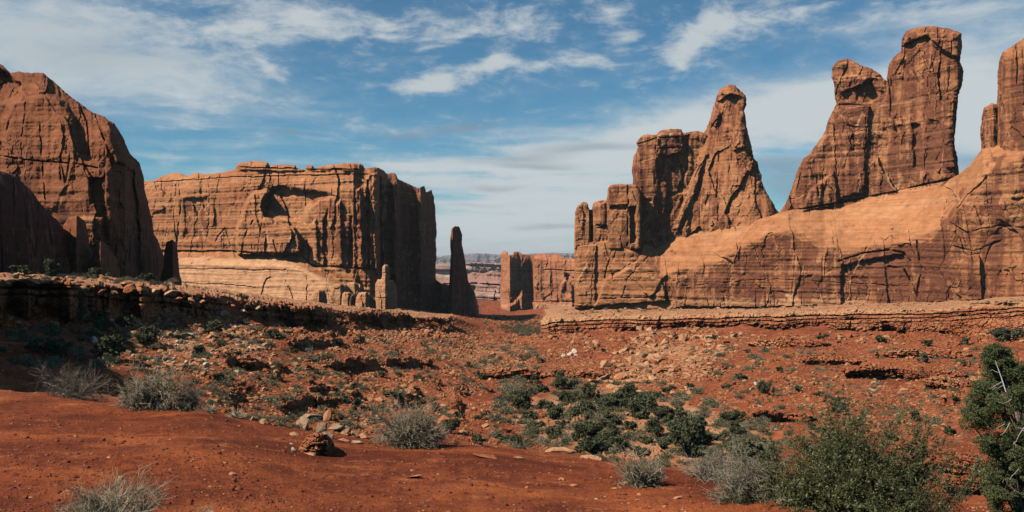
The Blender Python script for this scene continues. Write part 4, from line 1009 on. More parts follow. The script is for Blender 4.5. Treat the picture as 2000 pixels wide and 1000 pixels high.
    if h_:
        o = solid('rock_outcrop', [(578, 892), (590, 864), (600, 852), (622, 846), (640, 850), (652, 868), (658, 884), (652, 898), (620, 898), (600, 890)], [(575, h_.y - .05), (620, h_.y - .15), (640, h_.y - .05), (662, h_.y + .5)], M_LEDGE, thick=.5, R=.14, r=.12, seed=130, step=1.2, fs=.02, slab=.8, strata=1.0, flute=.4, blocky=.07, edge=3)
        tag(o, 'small red rock outcrop with a dark right side on the near mound', 'rock outcrop')
    # scattered stones: region, count, size range in photo pixels, colours
    REG = [
        ([(1140, 770), (1170, 710), (1260, 640), (1400, 640), (1440, 690), (1400, 740), (1330, 775), (1230, 775)], 600, 5, 30, ('tan', 'tan', 'tan', 'red'), 'tan angular block in the rockfall scree below the right ledge', 'blocks of the rockfall scree', 2.2),
        ([(270, 600), (420, 610), (520, 650), (540, 700), (450, 740), (300, 730), (240, 690)], 800, 4, 20, ('tan', 'tan', 'tan', 'white', 'red'), 'light stone in the rubble slope below the left ledge', 'light rubble stones on the left slope', 2.2),
        ([(380, 700), (640, 690), (760, 740), (880, 800), (860, 850), (560, 850), (420, 800)], 1700, 4, 18, ('red', 'red', 'tan'), 'rust red stone among scrub on the lower left slope', 'stones on the lower left slope', 2.4),
        ([(560, 640), (900, 650), (1040, 690), (1040, 760), (820, 780), (620, 700)], 1100, 3, 12, ('red', 'tan', 'tan'), 'small stone on the far middle slope below the left ledge', 'stones on the far middle slope', 2.4),
        ([(850, 780), (1060, 800), (1100, 880), (880, 870)], 260, 4, 16, ('red', 'red', 'tan'), 'red stone on the open slope left of the juniper grove', 'stones left of the juniper grove', 2.2),
        ([(1040, 650), (1240, 650), (1200, 730), (960, 740), (980, 690)], 500, 3, 10, ('tan', 'red', 'tan'), 'small orange stone at the left foot of the right slope', 'stones at the left foot of the right slope', 2.4),
        ([(1380, 660), (2000, 665), (2000, 800), (1700, 840), (1400, 820), (1340, 780)], 2200, 3, 13, ('red', 'tan', 'tan', 'red', 'red', 'red'), 'small loose stone on the broad right slope', 'stones on the broad right slope', 2.6),
        ([(1500, 820), (1900, 800), (1940, 1000), (1500, 1000)], 300, 4, 16, ('red', 'tan'), 'red stone on the slope behind the leafy bush', 'stones behind the leafy bush', 2.4),
        ([(1050, 790), (1350, 800), (1480, 880), (1400, 930), (1180, 890)], 260, 4, 13, ('tan', 'tan', 'red'), 'tan stone between the grove junipers', 'stones between the grove junipers', 2.2),
        ([(0, 600), (250, 620), (260, 720), (100, 770), (0, 770)], 120, 5, 16, ('red', 'red', 'tan'), 'dull stone in the shade at the far left', 'stones in the shade at the far left', 2.0),
        ([(600, 618), (885, 630), (1040, 660), (1000, 700), (800, 690), (640, 665)], 600, 2.5, 8, ('tan', 'tan', 'red', 'tan'), 'tiny pale stone just below the left ledge end', 'tiny stones below the left ledge end', 2.4),
        ([(1080, 606), (2000, 588), (2000, 592), (1080, 616)], 600, 2, 8, ('tan', 'tan'), 'small tan stone on the bench top under the right wall', 'stones on the right bench top', 2.4)]
    REG += [([(0, 618), (300, 612), (480, 630), (480, 660), (200, 650), (0, 655)], 420, 4, 30, ('red', 'red', 'tan'), 'broken red block at the foot of the left ledge', 'blocks at the foot of the left ledge', 2.0),
            ([(1070, 652), (2000, 655), (2000, 672), (1070, 672)], 520, 3, 20, ('red', 'red', 'tan'), 'broken red block at the foot of the right ledge', 'blocks at the foot of the right ledge', 2.0),
            ([(940, 616), (1062, 622), (1058, 640), (950, 636)], 160, 1.5, 5, ('red', 'tan'), 'tiny stone on the valley floor in the gap', 'tiny stones in the gap', 1.5),
            ([(490, 640), (890, 640), (890, 660), (490, 660)], 420, 3, 18, ('red', 'red', 'tan'), 'fallen block below the right half of the left ledge', 'fallen blocks below the right half of the left ledge', 2.0),
            ([(560, 600), (790, 612), (790, 618), (560, 606)], 160, 3, 10, ('tan', 'tan'), 'pale chip at the foot of the upright blocks below the butte', 'chips at the foot of the blocks below the butte', 2.0)]
    allr = []
    for (poly, n, lo, hi, mats, lab, grp, pw) in REG:
        P = np.array(poly, float)
        k = 0
        while k < n:
            x = rs.uniform(P[:, 0].min(), P[:, 0].max()); y = rs.uniform(P[:, 1].min(), P[:, 1].max())
            if polysdf(poly, np.array([x], np.float32), np.array([y], np.float32))[0] > 0: continue
            k += 1
            if perlin(np.array([x / 40]), np.array([y / 18]), np.array([3.0]))[0] < -.18: continue
            w = lo * (hi / lo) ** (rs.rand() ** pw)
            allr.append((w, x, y, mats[rs.randint(len(mats))], lab, grp))
    allr.sort(key=lambda t: -t[0])
    nind = 180
    for (w, x, y, m, lab, grp) in allr[:nind]:
        put_rock(x, y, w, m, lab, group=grp, flat=.8)
    cols = {'red': [], 'tan': [], 'white': []}
    for (w, x, y, m, lab, grp) in allr[nind:]:
        # a few companions around every spot
        for j in range(9 if w < 9 else 5):
            xx = x + rs.normal() * 14 * (j > 0); yy = y + rs.normal() * 6 * (j > 0)
            loc, _ = hit(xx, yy)
            if loc is None or loc.y > 420 or loc.y < 20: continue
            s = w * (1 if j == 0 else rs.uniform(.3, .8)) * loc.y / F * .7
            v, f = ROCKV[rs.randint(12)]
            a = rs.uniform(0, 6.28); c_, s_ = math.cos(a), math.sin(a)
            vv = v * np.array([s, s, s * rs.uniform(.6, 1.2)])
            vv = np.stack([vv[:, 0] * c_ - vv[:, 1] * s_, vv[:, 0] * s_ + vv[:, 1] * c_, vv[:, 2]], 1) + np.array([loc.x, loc.y, loc.z - .12 * s])
            cols[m].append((vv, f))
    allv = []; allf = []; mi = []; o_ = 0
    for k, m in enumerate(('red', 'tan', 'white')):
        for vv, f in cols[m]:
            allv.append(vv); allf.append(f + o_); o_ += len(vv); mi.append(np.full(len(f), k))
    me = mk_mesh('rubble', np.concatenate(allv), [np.concatenate(allf)], False)
    for m in (M_RED, M_TAN, M_WHITE): me.materials.append(m)
    me.polygons.foreach_set('material_index', np.concatenate(mi).astype(np.int32))
    tag(link('rubble', me), kind='stuff')
    # grit and pebbles of the near mound
    av = []; af = []; o_ = 0; mi = []
    for k in range(15000):
        x = rs.uniform(-40, 1720); y = rs.uniform(775, 1010)
        loc, _ = hit(x, y)
        if loc is None or loc.y > 15: continue
        if rs.rand() < .35 and perlin(np.array([loc.x * .8]), np.array([loc.y * .8]), np.array([1.0]))[0] < 0: continue
        s = rs.uniform(.005, .014) * (1 + 2.6 * rs.rand() ** 9)
        v, f = ROCKV[rs.randint(12)]
        av.append(v * s + np.array([loc.x, loc.y, loc.z - s * .2])); af.append(f + o_); o_ += len(v); mi.append(np.full(len(f), 0 if rs.rand() < .95 else 1))
    me = mk_mesh('pebbles', np.concatenate(av), [np.concatenate(af)], False)
    me.materials.append(simple_material('dark_red_grit', (.16, .04, .02), (.30, .09, .04), 3, world=True)); me.materials.append(M_TAN)
    me.polygons.foreach_set('material_index', np.concatenate(mi).astype(np.int32))
    tag(link('pebbles', me), kind='stuff')


build_rocks()

# ------------------------------------------------------------------ plants
M_JUN = simple_material('juniper_foliage', (.070, .078, .040), (.125, .128, .064), 3.0, rough=.9, trans=.12, c3=(.20, .18, .095))
M_JUN2 = simple_material('near_juniper_foliage', (.045, .060, .024), (.105, .120, .045), 5.0, rough=.75, trans=.18, c3=(.19, .185, .08))
M_BARK = simple_material('grey_bark', (.20, .15, .12), (.33, .27, .22), 12.0, bump=.4)
M_DEAD = simple_material('bleached_wood', (.30, .26, .21), (.42, .37, .31), 14.0)
M_SAGE = simple_material('grey_scrub', (.17, .150, .085), (.27, .235, .145), 4.0, c3=(.36, .31, .20), trans=.1)
M_SAGED = simple_material('dull_olive_scrub', (.10, .098, .05), (.17, .155, .085), 4.0, c3=(.20, .17, .10), trans=.1)
M_TWIG = simple_material('grey_twigs', (.20, .145, .10), (.38, .30, .22), 5.0)
M_TWIGT = simple_material('straw_twigs', (.27, .195, .12), (.48, .38, .25), 5.0)
M_STEM = simple_material('tan_green_stems', (.15, .125, .055), (.30, .235, .11), 9.0)
M_LEAF = simple_material('olive_leaves', (.042, .050, .020), (.095, .100, .040), 9.0, rough=.45, trans=.15, c3=(.26, .24, .11))  # c3: bright leaf glints painted into the colour
M_SLEAF = simple_material('sage_leaves', (.15, .128, .075), (.25, .21, .13), 14.0, trans=.15)
M_STRAW = simple_material('dry_blades', (.42, .33, .18), (.58, .48, .30), 9.0)


def tubes(lines, r0, r1, sides=3):
    """lines: (n,k,3) polylines; tapering tubes"""
    L = np.asarray(lines, np.float64); n, k, _ = L.shape
    t = np.gradient(L, axis=1); t /= np.maximum(np.linalg.norm(t, axis=2, keepdims=True), 1e-9)
    up = np.where(np.abs(t[..., 2:3]) > .9, np.array([1., 0, 0]), np.array([0, 0, 1.]))
    a = np.cross(t, up); a /= np.maximum(np.linalg.norm(a, axis=2, keepdims=True), 1e-9)
    b = np.cross(t, a)
    r0 = np.broadcast_to(r0, (n,)); r1 = np.broadcast_to(r1, (n,))
    w = np.linspace(0, 1, k)[None]
    rad = (r0[:, None] * (1 - w) + r1[:, None] * w)[..., None]
    ring = []
    for s in range(sides):
        c_, s_ = math.cos(2 * math.pi * s / sides), math.sin(2 * math.pi * s / sides)
        ring.append(L + rad * (a * c_ + b * s_))
    V = np.stack(ring, 2)                                # n,k,sides,3
    idx = np.arange(n * k * sides).reshape(n, k, sides)
    q = []
    for s in range(sides):
        s2 = (s + 1) % sides
        q.append(np.stack([idx[:, :-1, s], idx[:, :-1, s2], idx[:, 1:, s2], idx[:, 1:, s]], -1).reshape(-1, 4))
    return V.reshape(-1, 3), np.concatenate(q)


def join_parts(parts):
    V = []; Q = []; o_ = 0
    for v, q in parts:
        V.append(v); Q.append(q + o_); o_ += len(v)
    return np.concatenate(V), Q


def bend(r, start, dirs, length, k=5, wig=.25, up=0.0):
    """wiggly lines from start points along directions"""
    n = len(start); P = [start]; d = dirs.copy()
    for i in range(k - 1):
        d = d + r.normal(size=(n, 3)) * wig + np.array([0, 0, up])
        d /= np.linalg.norm(d, axis=1, keepdims=True)
        P.append(P[-1] + d * (length / (k - 1))[:, None])
    return np.stack(P, 1)


def leafquads(r, pts, size, aspect=.5, n3=None):
    n = len(pts)
    a = r.normal(size=(n, 3)); a /= np.linalg.norm(a, axis=1, keepdims=True)
    b = np.cross(a, r.normal(size=(n, 3))); b /= np.linalg.norm(b, axis=1, keepdims=True)
    s = (size * r.uniform(.6, 1.3, n))[:, None]
    V = np.stack([pts - a * s, pts - b * s * aspect, pts + a * s, pts + b * s * aspect], 1).reshape(-1, 3)
    return V, np.arange(4 * n).reshape(n, 4)


def children(r, L, m, spread, lr):
    """m child lines off every line of L"""
    n, k, _ = L.shape
    ii = np.repeat(np.arange(n), m)
    t = r.uniform(.25, 1.0, n * m) * (k - 1); i0 = np.minimum(t.astype(int), k - 2); f = (t - i0)[:, None]
    st = L[ii, i0] * (1 - f) + L[ii, i0 + 1] * f
    d = L[ii, i0 + 1] - L[ii, i0]; d /= np.maximum(np.linalg.norm(d, axis=1, keepdims=True), 1e-9)
    d = d + r.normal(size=d.shape) * spread; d /= np.linalg.norm(d, axis=1, keepdims=True)
    ln = np.linalg.norm(L[ii, -1] - L[ii, 0], axis=1) * r.uniform(lr[0], lr[1], n * m)
    return st, d, ln


def make_brush(seed, W, H, n0, m1, m2, tw, rad, leaf=0, leafsize=.01, mt=None, ml=None, name='shrub', spread=.55, wig=.27, low=.15, dead=0, leafmat=None):
    """twiggy desert shrub, W wide and H tall, branching out of one foot"""
    r = np.random.RandomState(seed)
    th = r.uniform(0, 2 * np.pi, n0); el = np.arccos(r.uniform(low, 1, n0))
    d = np.stack([np.sin(el) * np.cos(th), np.sin(el) * np.sin(th), np.cos(el)], 1)
    reach = 1 / np.sqrt((np.sin(el) / (W * .5)) ** 2 + (np.cos(el) / H) ** 2)
    st = np.stack([r.normal(size=n0) * W * .05, r.normal(size=n0) * W * .05, np.zeros(n0)], 1)
    L1 = bend(r, st, d, reach * r.uniform(.45, .95, n0) * (1 + .25 * np.cos(th - seed)), 6, wig)
    s2, d2, l2 = children(r, L1, m1, spread, (.35, .7)); L2 = bend(r, s2, d2, l2, 4, wig, .03)
    s3, d3, l3 = children(r, L2, m2, spread, (.4, .8)); L3 = bend(r, s3, d3, l3, 3, wig, .03)
    parts = [tubes(L1, rad * 2.8, rad), tubes(L2, rad * 1.1, rad * .6), tubes(L3, rad * .75, rad * .35)]
    for L in (L1, L2, L3): np.maximum(L[..., 2], 0.0, out=L[..., 2])
    V, Q = join_parts(parts)
    root = empty(name)
    me = mk_mesh('branches', V, [np.concatenate(Q)], True); link('branches', me, mt, root)
    if leaf:
        tip = np.concatenate([L3.reshape(-1, 3), L2[:, 1:].reshape(-1, 3)])
        p = tip[r.randint(len(tip), size=leaf)] + r.normal(size=(leaf, 3)) * leafsize * 1.2
        p[:, 2] = np.maximum(p[:, 2], leafsize)
        V, q = leafquads(r, p, np.full(leaf, leafsize), .42)
        me = mk_mesh('leaves', V, [q], True); link('leaves', me, ml, root)
    return root


def crown_points(r, n, clumps, cr):
    """points on the shells of leaf clumps"""
    ci = r.randint(len(clumps), size=n)
    d = r.normal(size=(n, 3)); d /= np.linalg.norm(d, axis=1, keepdims=True)
    rr = cr[ci] * r.uniform(.45, 1.08, n) ** .6
    p = clumps[ci] + d * rr[:, None] * np.array([1, 1, .8])
    return p


def juniper_meshes(seed, leaves=3600, size=.045, twist=0.0, Wd=1.0, H=1.0, clumps=46, crs=(.12, .24), trunk_r=.05):
    """unit juniper: about Wd wide and H tall, many stemmed, ragged crown"""
    r = np.random.RandomState(seed)
    c = []
    lob = [(r.uniform(-.22, .22) * Wd, r.uniform(-.2, .2) * Wd, r.uniform(.22, .70) * H, r.uniform(.22, .34)) for _ in range(5)] + [(0, 0, .34 * H, .40)]
    while len(c) < clumps:
        l = lob[r.randint(len(lob))]
        d = r.normal(size=3); d /= np.linalg.norm(d)
        p = np.array([l[0], l[1], l[2]]) + d * l[3] * r.uniform(.5, 1.0) * np.array([Wd, Wd, H * .8])
        if p[2] < .08 * H: p[2] = r.uniform(.05, .2) * H
        c.append(p)
    c = np.array(c); cr = r.uniform(crs[0], crs[1], len(c)) * min(Wd, H) * .75
    p = crown_points(r, leaves, c, cr); p[:, 2] = np.maximum(p[:, 2], .01)
    V, q = leafquads(r, p, np.full(leaves, size), .5)
    cm = mk_mesh('crown', V, [q], True)
    n = 16
    tgt = c[r.randint(len(c), size=n)]
    st = np.zeros((n, 3)) + r.normal(size=(n, 3)) * .015 * np.array([1, 1, 0])
    t = np.linspace(0, 1, 6)[None, :, None]
    L = st[:, None] * (1 - t) + tgt[:, None] * t + r.normal(size=(n, 6, 3)) * .025 * np.sin(t * math.pi)
    L[:, :, 2] += .08 * H * np.sin(t[..., 0] * math.pi)
    L[0] = np.array([0, 0, -.05]) + np.array([.03, 0, .6 * H]) * t[0]
    v, q = tubes(L, np.concatenate([[trunk_r], np.full(n - 1, trunk_r * .5)]), .006, 5)
    tm = mk_mesh('trunk', v, [q], True)
    return cm, tm


TREES = [  # px, py of the foot, height, width in photo pixels
    (1044, 750, 18, 22), (1094, 763, 32, 24), (1116, 756, 15, 19), (1156, 784, 44, 28), (1114, 790, 29, 36), (1037, 772, 14, 15), (1015, 800, 30, 40), (1083, 820, 33, 28), (1073, 806, 22, 16), (1145, 804, 27, 22), (1150, 822, 24, 16),
    (1202, 800, 43, 33), (1231, 784, 30, 32), (1253, 820, 54, 44), (1308, 768, 18, 22), (1289, 783, 18, 18), (1313, 826, 40, 50), (1325, 852, 34, 40), (1282, 853, 31, 32), (1169, 862, 48, 58), (1162, 892, 42, 60), (1205, 832, 24, 26), (1216, 882, 27, 30),
    (1082, 858, 32, 26), (1009, 871, 26, 22), (982, 864, 19, 30), (1352, 898, 74, 60), (1330, 870, 30, 30), (1436, 826, 28, 36), (1444, 852, 26, 28), (1463, 902, 48, 64), (1500, 772, 32, 27), (1558, 766, 18, 20), (1450, 742, 16, 28), (1526, 728, 13, 18),
    (1351, 762, 14, 17), (1588, 838, 18, 16), (1726, 670, 18, 24), (1806, 710, 23, 22), (1816, 678, 15, 20), (1888, 674, 15, 18), (1325, 664, 13, 16), (1609, 663, 13, 17), (1642, 810, 32, 26), (1793, 824, 24, 25), (1903, 912, 16, 18), (1982, 668, 34, 48), (1640, 790, 20, 20),
    (1060, 766, 20, 26), (1130, 812, 24, 30), (1178, 800, 26, 26), (1190, 822, 22, 26), (1222, 800, 30, 34), (1268, 800, 30, 34), (1236, 846, 24, 28), (1100, 838, 22, 26), (1120, 864, 20, 26), (1300, 876, 26, 34), (1264, 868, 22, 26), (1340, 840, 30, 34),
    (1376, 872, 34, 40), (1392, 900, 30, 40), (1410, 862, 22, 30), (1250, 892, 24, 34), (1190, 878, 30, 40), (1030, 822, 18, 26), (1060, 800, 18, 24), (1000, 778, 14, 20), (1052, 842, 18, 24), (1150, 846, 22, 24), (1430, 888, 30, 40), (1490, 905, 30, 40),
    (92, 542, 34, 30), (186, 543, 22, 38), (287, 552, 20, 30), (38, 536, 20, 40), (277, 677, 32, 38), (130, 634, 60, 46), (80, 697, 46, 62), (192, 652, 42, 50), (195, 707, 48, 56), (407, 652, 30, 36), (537, 662, 20, 30), (240, 642, 32, 36), (385, 696, 24, 34), (472, 586, 15, 16), (427, 747, 20, 30),
    (938, 742, 20, 18), (740, 738, 14, 24), (698, 802, 25, 28), (672, 790, 22, 26), (819, 744, 13, 20), (762, 776, 14, 46), (817, 800, 15, 16), (852, 805, 19, 20), (936, 820, 15, 18), (938, 869, 21, 28), (880, 846, 34, 32), (913, 718, 13, 11), (690, 767, 15, 16), (705, 666, 16, 15), (658, 676, 18, 22),
    (600, 640, 16, 20), (570, 690, 14, 18), (1180, 690, 10, 12), (1262, 700, 12, 16), (1390, 664, 12, 16), (1460, 690, 10, 13), (1235, 745, 12, 14), (1420, 760, 12, 15), (1700, 740, 12, 15), (1600, 775, 13, 16), (1870, 790, 18, 20), (1745, 860, 20, 24), (1860, 850, 22, 24)]


def zone(x, y):
    if x < 330 and y < 560: return 'at the foot of the left cliff'
    if x < 620: return 'on the left slope'
    if x < 960: return 'left of the juniper grove'
    if x < 1500 and 740 < y < 800: return 'in the back half of the valley grove'
    if x < 1500 and y >= 800: return 'in the front half of the valley grove'
    if x < 1500: return 'just under the middle of the right ledge'
    if y < 715: return 'high on the right slope'
    return 'on the broad right slope'


ORD = 'first second third fourth fifth sixth seventh eighth ninth tenth eleventh twelfth thirteenth fourteenth fifteenth sixteenth seventeenth eighteenth nineteenth twentieth twenty-first twenty-second twenty-third twenty-fourth twenty-fifth twenty-sixth twenty-seventh twenty-eighth twenty-ninth thirtieth thirty-first thirty-second'.split()


def dup(root, name=None):
    r = root.copy(); COL.objects.link(r)
    for ch in list(root.children):
        c = ch.copy(); COL.objects.link(c); c.parent = r
    return r


def build_trees():
    protos = [juniper_meshes(200 + i, Wd=1.0, H=.8 + .1 * (i % 3)) for i in range(5)]
    for c, t in protos:
        c.materials.append(M_JUN); t.materials.append(M_BARK)
    small = [juniper_meshes(240 + i, leaves=900, size=.075, H=.75, clumps=16)[0] for i in range(4)]
    for c in small: c.materials.append(M_JUN)
    by = {}
    for T in TREES: by.setdefault((zone(T[0], T[1]), T[2] >= 26), []).append(T)
    for (z, big), lst in by.items():
        lst.sort()
        for k, (x, y, h, w) in enumerate(lst):
            loc, _ = hit(x, y)
            if loc is None: continue
            W = 1.3 * w * loc.y / F; Hh = 1.22 * h * loc.y / F
            sx = W / .95; sz = Hh / .95
            if big:
                c, t = protos[random.randrange(5)]
                o = empty('juniper_tree', loc)
                link('crown', c, None, o); link('trunk', t, None, o)
                o.scale = (sx, sx, sz)
                tag(o, f'juniper {z}, {ORD[k]} from the left', 'tree', 'larger junipers of the valley')
            else:
                o = link('juniper_shrub', small[random.randrange(4)]); o.location = loc; o.scale = (sx, sx, sz * 1.1)
                tag(o, f'dark shrub {z}, {ORD[k]} from the left', 'shrub', 'small dark shrubs of the valley')
            o.location = (loc.x, loc.y + W * .3, loc.z - .03 * Hh)
            o.rotation_euler = (0, 0, random.uniform(0, 6.28))
    # low grey scrub
    sm = []
    for i in range(8):
        r = np.random.RandomState(300 + i)
        n = 260
        p = r.normal(size=(n, 3)) * np.array([.28, .28, .18]); p[:, 2] = np.abs(p[:, 2]) + .02
        V, q = leafquads(r, p, np.full(n, .085), .35)
        a = r.uniform(0, 6.28, 60); e = r.uniform(.2, 1.3, 60)
        d = np.stack([np.cos(a) * np.cos(e), np.sin(a) * np.cos(e), np.sin(e)], 1)
        L = bend(r, np.zeros((60, 3)), d, np.full(60, .5), 3, .2)
        v2, q2 = tubes(L, .014, .008)
        Vj, Q = join_parts([(V, q), (v2, q2)])
        sm.append((Vj, np.concatenate(Q)))
    meshes = []
    for i, (V, Q) in enumerate(sm):
        me = mk_mesh('scrub', V, [Q], True); me.materials.append(M_SAGE if i % 2 else M_SAGED); meshes.append(me)
    REG = [([(980, 740), (1340, 750), (1500, 830), (1520, 920), (1300, 925), (1100, 885), (960, 870), (960, 790)], 900, 9, 30, 'grey green scrub between the grove junipers', 'low scrub of the juniper grove', .9),
           ([(240, 600), (560, 620), (700, 720), (900, 800), (880, 860), (500, 830), (230, 720)], 1150, 7, 24, 'grey scrub tuft on the left slope', 'low scrub of the left slope', 1.6),
           ([(1340, 680), (2000, 680), (2000, 830), (1500, 850)], 620, 6, 20, 'grey green scrub tuft on the broad right slope', 'low scrub of the right slope', 1.8),
           ([(700, 650), (1040, 670), (1100, 750), (900, 770), (720, 720)], 520, 5, 15, 'small scrub tuft on the far middle slope', 'low scrub of the far middle slope', 1.5),
           ([(1380, 810), (1520, 820), (1560, 900), (1480, 920)], 90, 8, 24, 'silver grey scrub right of the juniper grove', 'low scrub right of the grove', 1.0),
           ([(0, 536), (340, 548), (350, 562), (0, 546)], 60, 8, 20, 'pale scrub on the bench at the foot of the left cliff', 'scrub at the foot of the left cliff', 1.0),
           ([(1500, 850), (1900, 820), (1940, 960), (1800, 1000), (1520, 960)], 110, 8, 24, 'grey scrub on the slope behind the leafy bush', 'scrub behind the leafy bush', 1.2),
           ([(0, 630), (240, 640), (240, 730), (90, 760), (0, 700)], 60, 14, 44, 'dull scrub in the shade at the far left', 'scrub in the shade at the far left', 1.0),
           ([(1070, 604), (1900, 592), (2000, 585), (2000, 592), (1080, 614)], 80, 4, 9, 'tiny dark scrub on the bench under the right wall', 'scrub of the right bench', 1.0)]
    allp = []
    for (poly, n, lo, hi, lab, grp, pw) in REG:
        P = np.array(poly, float); k = 0
        while k < n:
            x = rs.uniform(P[:, 0].min(), P[:, 0].max()); y = rs.uniform(P[:, 1].min(), P[:, 1].max())
            if polysdf(poly, np.array([x], np.float32), np.array([y], np.float32))[0] > 0: continue
            k += 1
            if perlin(np.array([x / 55]), np.array([y / 22]), np.array([9.0]))[0] < -.12: continue
            allp.append((lo * (hi / lo) ** (rs.rand() ** pw), x, y, lab, grp))
    allp.sort(key=lambda t: -t[0])
    for (w, x, y, lab, grp) in allp[:270]:
        loc, _ = hit(x, y)
        if loc is None or loc.y < 18: continue
        s = w * loc.y / F
        o = link('shrub', meshes[rs.randint(8)]); o.location = loc; o.scale = (s, s, s * rs.uniform(.7, 1.1)); o.rotation_euler = (0, 0, rs.uniform(0, 6))
        tag(o, lab, 'shrub', grp)
    av = [[], []]; af = [[], []]; of = [0, 0]
    for (w, x, y, lab, grp) in allp[270:]:
        loc, _ = hit(x, y)
        if loc is None or loc.y < 18: continue
        s = w * loc.y / F; i = rs.randint(8); g = 0 if i % 2 else 1
        V, Q = sm[i]
        a = rs.uniform(0, 6.28); c_, s_ = math.cos(a) * s, math.sin(a) * s
        av[g].append(np.stack([V[:, 0] * c_ - V[:, 1] * s_, V[:, 0] * s_ + V[:, 1] * c_, V[:, 2] * s * .9], 1) + np.array(loc)); af[g].append(Q + of[g]); of[g] += len(V)
    V = np.concatenate(av[0] + av[1]); Q = np.concatenate([np.concatenate(af[0]), np.concatenate(af[1]) + of[0]])
    me = mk_mesh('ground_scrub', V, [Q], True); me.materials.append(M_SAGE); me.materials.append(M_SAGED)
    n0 = sum(len(q) for q in af[0]); mi = np.zeros(len(Q), np.int32); mi[n0:] = 1
    me.polygons.foreach_set('material_index', mi)
    tag(link('ground_scrub', me), kind='stuff')
    # far valley scrub in the gap
    av = []; af = []; of = 0
    for k in range(210):
        x = 1035 + rs.normal() * 18; y = 648 + rs.normal() * 5
        if k > 90: x = rs.uniform(945, 1062); y = rs.uniform(618, 650)
        loc, _ = hit(x, y)
        if loc is None or loc.y < 200: continue
        V, Q = sm[rs.randint(8)]; s = rs.uniform(.5, 1.7)
        av.append(V * s + np.array(loc)); af.append(Q + of); of += len(V)
    if av:
        me = mk_mesh('valley_scrub', np.concatenate(av), [np.concatenate(af)], True); me.materials.append(M_SAGED)
        tag(link('valley_scrub', me), kind='stuff')


build_trees()


